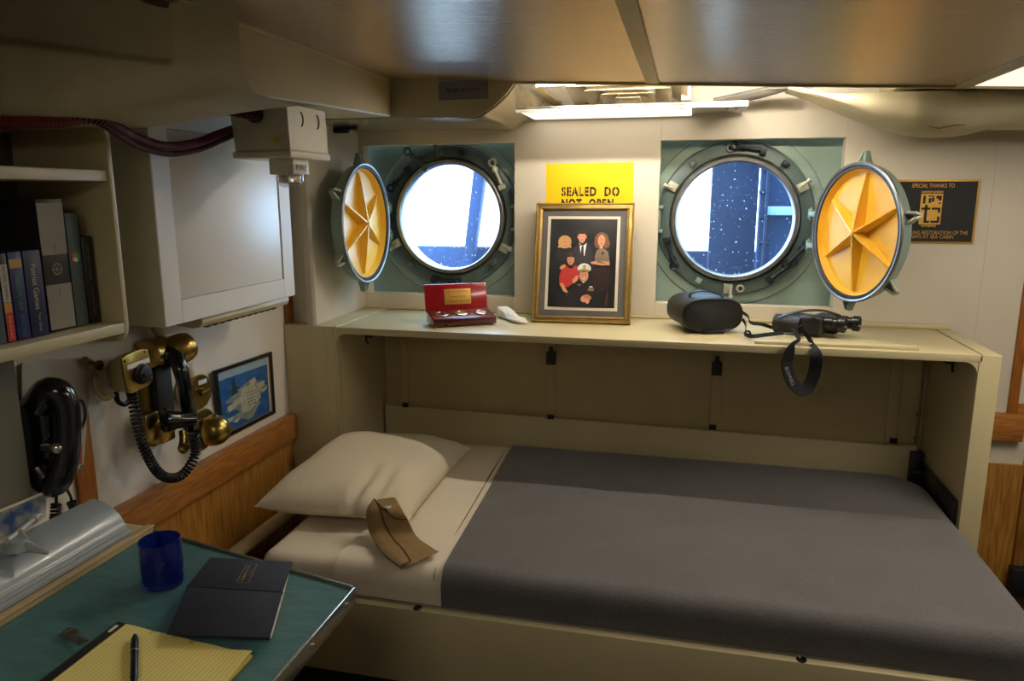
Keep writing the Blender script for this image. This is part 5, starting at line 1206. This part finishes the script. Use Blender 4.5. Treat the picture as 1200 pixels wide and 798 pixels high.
# armoured cables
def cable(pts, r, name, lab):
    c = catmull(pts, 14); L_ = 0; rad = []
    for i, p in enumerate(c):
        if i: L_ += (c[i] - c[i - 1]).length
    n = int(L_ / .0019); out = []; acc = [0]
    for i in range(1, len(c)): acc.append(acc[-1] + (c[i] - c[i - 1]).length)
    j = 0
    for k in range(n):
        s_ = L_ * k / (n - 1)
        while j < len(acc) - 2 and acc[j + 1] < s_: j += 1
        f = (s_ - acc[j]) / max(1e-6, acc[j + 1] - acc[j]); out.append(c[j].lerp(c[j + 1], min(1, f))); rad.append(r * (1 + .22 * (1 if (k // 2) % 2 else -1)))
    mb = MB(); mb.tube(out, rad, 10); o = mb.build(name, RED_C, None, 20)
    o.data.materials.append(pm('cable_groove', (44, 14, 16), .7))
    for i, f in enumerate(o.data.polygons): f.material_index = 0 if ((i // 10) // 2) % 2 else 1
    return tag(o, lab, 'cable', 'red armoured cables')
YC = 1.42
cable([PY(-30, 133, 1.07), PY(60, 135, 1.08), PY(110, 134, 1.12), PY(150, 130, 1.24), PY(200, 125, 1.34), PY(240, 126, 1.44), PY(270, 131, 1.52), PY(290, 135, 1.56), PY(303, 137, 1.585)], .0075, 'armored_cable', 'upper red armoured cable running into the front of the fire alarm box')
cable([PY(-30, 141, 1.07), PY(60, 141, 1.08), PY(108, 138, 1.10), PY(137, 149, 1.17), PY(160, 161, 1.26), PY(195, 171, 1.37), PY(230, 167, 1.47), PY(256, 157, 1.56), PY(276, 150, 1.64)], .0075, 'armored_cable', 'lower red armoured cable sagging in front of the white cabinet')
cable([PY(-30, 147, 1.08), PY(60, 146, 1.09), PY(110, 142, 1.11), PY(137, 157, 1.18), PY(160, 170, 1.27), PY(195, 180, 1.38), PY(230, 176, 1.48), PY(256, 166, 1.57), PY(274, 158, 1.63)], .0055, 'armored_cable', 'thin red armoured cable strapped under the sagging one')
# fire alarm
fz1 = 1.712; ang = math.radians(-4); fr = V((math.cos(ang), math.sin(ang), 0)); fd = V((-fr.y, fr.x, 0))
fc = PY(335, 122, 1.60); fo = V((fc.x, 1.60, fz1)); fw_, fd_, fh_ = .158, .17, .122
fa = thing('fire_alarm', 'cream fire alarm box with a strobe hanging from the beam', 'fire alarm', fo - V((0, 0, fh_)))
def FA(u, d, z): return fo + fr * (u - fw_) + fd * d + V((0, 0, z))
mb = MB(); t = bmesh.new(); tp = .006
A_ = [t.verts.new(FA(u, d, 0)) for u, d in ((0, 0), (fw_, 0), (fw_, fd_), (0, fd_))]; B_ = [t.verts.new(FA(u, d, -fh_ + .018)) for u, d in ((.010, -.0), (fw_ + .004, 0), (fw_ + .004, fd_), (.010, fd_))]
t.faces.new(A_); t.faces.new(B_[::-1])
for i in range(4): t.faces.new((A_[i], A_[(i + 1) % 4], B_[(i + 1) % 4], B_[i]))
bmesh.ops.recalc_face_normals(t, faces=t.faces); bmesh.ops.bevel(t, geom=t.edges[:], offset=.002, segments=2, affect='EDGES'); mb.add(t); mb.build('housing', PLASTIC_B, fa)
mb = MB(); mb.obox(FA(fw_ / 2 + .005, fd_ / 2, -fh_ + .009), (fr, fd, V((0, 0, 1))), (fw_ / 2 + .002, fd_ / 2 + .004, .009), .005, 3); mb.build('cover_plate', PLASTIC_B, fa)
sp0 = FA(fw_ * .74, .06, -fh_); mb = MB(); mb.obox(sp0 - V((0, 0, .018)), (fr, fd, V((0, 0, 1))), (.034, .034, .019), .003); ft = FA(fw_ * .74 + .0345, .06, -fh_ - .020)
mb.text('FIRE', ft + fr * .0008, fd, (0, 0, 1), .048, .013, pm('fire_red', (140, 60, 50), .6)); mb.mats = [PLASTIC_B] + mb.mats if PLASTIC_B not in mb.mats else mb.mats
so = MB(); so.obox(sp0 - V((0, 0, .018)), (fr, fd, V((0, 0, 1))), (.034, .034, .019), .003, mat=PLASTIC_B)
so.text('FIRE', ft + fr * .0005, fd, (0, 0, 1), .046, .013, pm('fire_red', (140, 60, 50), .6)); so.build('strobe_base', None, fa)
LENS = glass_mat('strobe_plastic', (.86, .88, .9), 0); LENS.node_tree.nodes['Mix Shader'].inputs[0].default_value = .22
MB().lathe([(.033, 0), (.033, .012), (.029, .022), (.019, .029), (0, .031)], sp0 - V((0, 0, .037)), (0, 0, -1), 28).build('strobe_lens', LENS, fa)
mb = MB(); mb.obox(sp0 - V((0, 0, .046)), (fr, fd, V((0, 0, 1))), (.014, .026, .011), .002); mb.build('reflector', pm('reflector', (230, 214, 180), .15, .9), fa)
mb = MB(); mb.cyl(sp0 + fr * -.02 - V((0, 0, .038)), sp0 + fr * -.02 - V((0, 0, .055)), .006, 12); mb.build('strobe_tube', BLACK, fa)
for d in (.055, .125):
    c_ = FA(fw_ + .0015, d, -.030); mb = MB(); mb.tube([c_ + fr * .0015 + fd * (.012 * math.cos(a) - .004) + V((0, 0, .017 * math.sin(a))) for a in [-1.3 + .2 * k for k in range(14)]], .0014, 6); mb.build('vent_slot', pm('slot_dark', (70, 62, 48), .6), fa)
mb = MB(); st = FA(fw_ * .82, -.001, -.078); mb.lathe([(0, .0015), (.009, .0015), (.009, 0)], st, -fd, 20); mb.build('yellow_sticker', pm('sticker_yellow', (196, 176, 30), .6), fa)
mb = MB(); gl_ = FA(fw_ * .50, -.001, -.022); mb.cyl(gl_, gl_ - fd * .02, .020, 12, bev=.003); mb.lathe([(.012, 0), (.016, .002), (.013, .02)], gl_ - fd * .02, -fd, 16); mb.build('cable_gland', pm('gland', (44, 46, 56), .4, .4), fa)

# fluorescent fixture at the outer bulkhead
lf = thing('fluorescent_light', 'long fluorescent light at the top of the back wall between the portholes', 'light fixture', (-.25, 2.62, 1.765)); x0f, x1f = -.555, .158
fzb = 1.768; fy0, fy1 = 2.385, 2.646
MB().box(x0f, x1f, fy0, fy1, fzb + .004, fzb + .014, .002).build('fixture_body', ALU, lf)
for ya, yb in ((fy0, fy0 + .012), (fy1 - .012, fy1)): MB().box(x0f, x1f, ya, yb, fzb - .003, fzb + .01, .001).build('side_rail', pm('fixture_white', (214, 210, 200), .35, .2), lf)
rp = MB().box(-.005, x1f - .004, fy0 + .013, fy1 - .013, fzb, fzb + .004, .001).build('gear_cover', ALU, lf)
for px in (786, 793, 799, 852, 863):
    pp = PZ(px, 127, fzb); MB().cyl((pp.x, pp.y, fzb), (pp.x, pp.y, fzb - .002), .0045, 8).build('screw', DARKDOG, rp)
MB().box(x0f + .01, -.006, fy0 + .013, fy1 - .013, fzb, fzb + .004, .0008).build('glowing_band', emis('band_glow', WARM, FLUOR_E), lf)  # reflector band; its glow stands in for the tube's light falling on it
tx0, tx1, ty, tz = -.46, .40, 2.262, 1.833
MB().cyl((tx0, ty, tz), (tx1, ty, tz), .0075, 16).build('tube', emis('tube_glow', WARM, TUBE_E), lf)
for xx in (tx0 - .01, tx1 + .01): MB().box(xx - .009, xx + .009, ty - .012, ty + .012, tz - .010, tz + .05, .002).build('tube_holder', WHITE, lf)
MB().box(tx0 - .02, tx1 + .02, ty - .022, ty + .022, tz + .045, tz + .06, .002).build('tube_reflector', WHITE, lf)  # unseen, added to throw the tube's upward light back down
# air diffuser
ad = thing('air_diffuser', 'cream louvred air diffuser above the fluorescent light', 'air vent', (-.21, 2.40, 1.80)); acx, acy, acz = -.205, 2.44, 1.822
ty_ = V((0, .28, -.037)).normalized(); tn_ = V((1, 0, 0)).cross(ty_)          # the diffuser hangs tilted
acc = V((acx, 2.475, 1.812))
for k, s_ in enumerate((1, .72, .46, .22)):
    hx, hy = .185 * s_, .142 * s_; mb = MB(); i_ = .05 if k < 3 else .025
    def dfp(x, y, h): return acc + V((x, 0, 0)) + ty_ * y + tn_ * h
    t = bmesh.new(); A_ = [t.verts.new(dfp(x, y, -.003 * k)) for x, y in ((-hx, -hy), (hx, -hy), (hx, hy), (-hx, hy))]
    B_ = [t.verts.new(dfp(x * (1 - i_ / hx), y * (1 - i_ / hy * .6), .028 - .003 * k)) for x, y in ((-hx, -hy), (hx, -hy), (hx, hy), (-hx, hy))]
    for i in range(4): t.faces.new((A_[i], A_[(i + 1) % 4], B_[(i + 1) % 4], B_[i]))
    bmesh.ops.solidify(t, geom=t.faces[:], thickness=.003); mb.add(t); mb.build('louver_frame', pm('diffuser_cream', (214, 202, 172), .45), ad)
MB().box(acx - .19, acx + .19, acy - .13, acy + .14, acz + .05, acz + .15).build('neck', DARKV, ad)
# hangers behind the ceiling edge
a, b = PY(629, 103, 2.47), PY(653, 121, 2.60); mb = MB(); mb.obox((a + b) / 2, ((b - a), (b - a).cross(V((0, 0, 1))), (b - a).cross((b - a).cross(V((0, 0, 1))))), ((b - a).length / 2, .018, .004), .001)
tag(mb.build('hanger_strap', BEIGE_D), 'cream metal strap beside the air diffuser', 'strap')
p = PY(803, 108, 2.5); tag(MB().box(p.x - .012, p.x + .018, 2.49, 2.52, 1.80, 1.90, .002).build('hanger_bracket', pm('galvanised', (150, 146, 138), .4, .5)), 'grey hanger bracket at the right end of the air diffuser', 'bracket')
tp4 = [PY(835, 118, 2.50), PY(900, 104, 2.42), PY(955, 103, 2.40), PY(925, 106, 2.44), PY(890, 116, 2.50), PY(860, 122, 2.52)]
mb = MB(); mb.prism(tp4, (0, .03, .012), .002); tag(mb.build('insulation_flap', pm('grey_lagging', (112, 108, 102), .7, bump=.4, bscale=40)), 'grey flap of torn insulation above the right porthole', 'insulation')
# right insulated duct
rd_ = thing('insulated_duct', 'sagging cream lagged duct under the ceiling above the right porthole cover', 'duct', (.8, 2.4, 1.72))
low2 = [(925, 103), (960, 113), (1000, 130), (1040, 145), (1080, 155), (1130, 157), (1170, 149), (1200, 148), (1300, 150)]
cl = [PY(x, y, 2.38) for x, y in low2]; cl = catmull(cl, 8)
def duct2(u, v):
    p = cl[min(len(cl) - 1, int(round(u * (len(cl) - 1))))]; zt_ = 1.797; h = max(.008, (zt_ - p.z) / 2); cz_ = p.z + h; a = 2 * PI * v
    ry = .05 + .10 * min(1, u * 2.2); s_ = math.sin(a); c_ = math.cos(a)
    return V((p.x, 2.46 + ry * math.copysign(abs(c_) ** .7, c_) + .004 * nz(p * 1, 20, 1), cz_ + h * math.copysign(abs(s_) ** .75, s_) + .004 * nz((p.x, a, 0), 8, 4)))
mb = MB(); mb.grid(duct2, len(cl) - 1, 36); bmesh.ops.remove_doubles(mb.bm, verts=mb.bm.verts, dist=.0002); bmesh.ops.recalc_face_normals(mb.bm, faces=mb.bm.faces)
mb.build('lagging', TAPE, rd_, 60)
mb = MB(); ps = [PY(x, y, 2.30) for x, y in ((1088, 148), (1100, 150), (1118, 147), (1132, 146))]; mb.tube(ps, [.001, .003, .0025, .001], 6); mb.build('torn_seam', pm('rust_seam', (112, 84, 30), .8), rd_)
tag(MB().box(.56, 2.3, 2.215, 2.60, 1.80, 1.95, .01).build('flat_duct', DUCTM), 'flat cream duct running right behind the ceiling edge', 'duct')

# ceiling luminaire at the right
tr_ = thing('ceiling_light', 'square prismatic ceiling light panel at the top right edge', 'ceiling light', (.97, 1.4, cz(.97)))
mb = MB(); slab(mb, .698, 1.27, .62, CE - .012, .004, -.002); mb.build('prismatic_lens', emis('troffer_lens', WARM, TROFFER_E), tr_)
mb = MB(); slab(mb, .689, 1.28, .61, CE - .002, .05, .003); mb.build('troffer_body', WHITE, tr_)
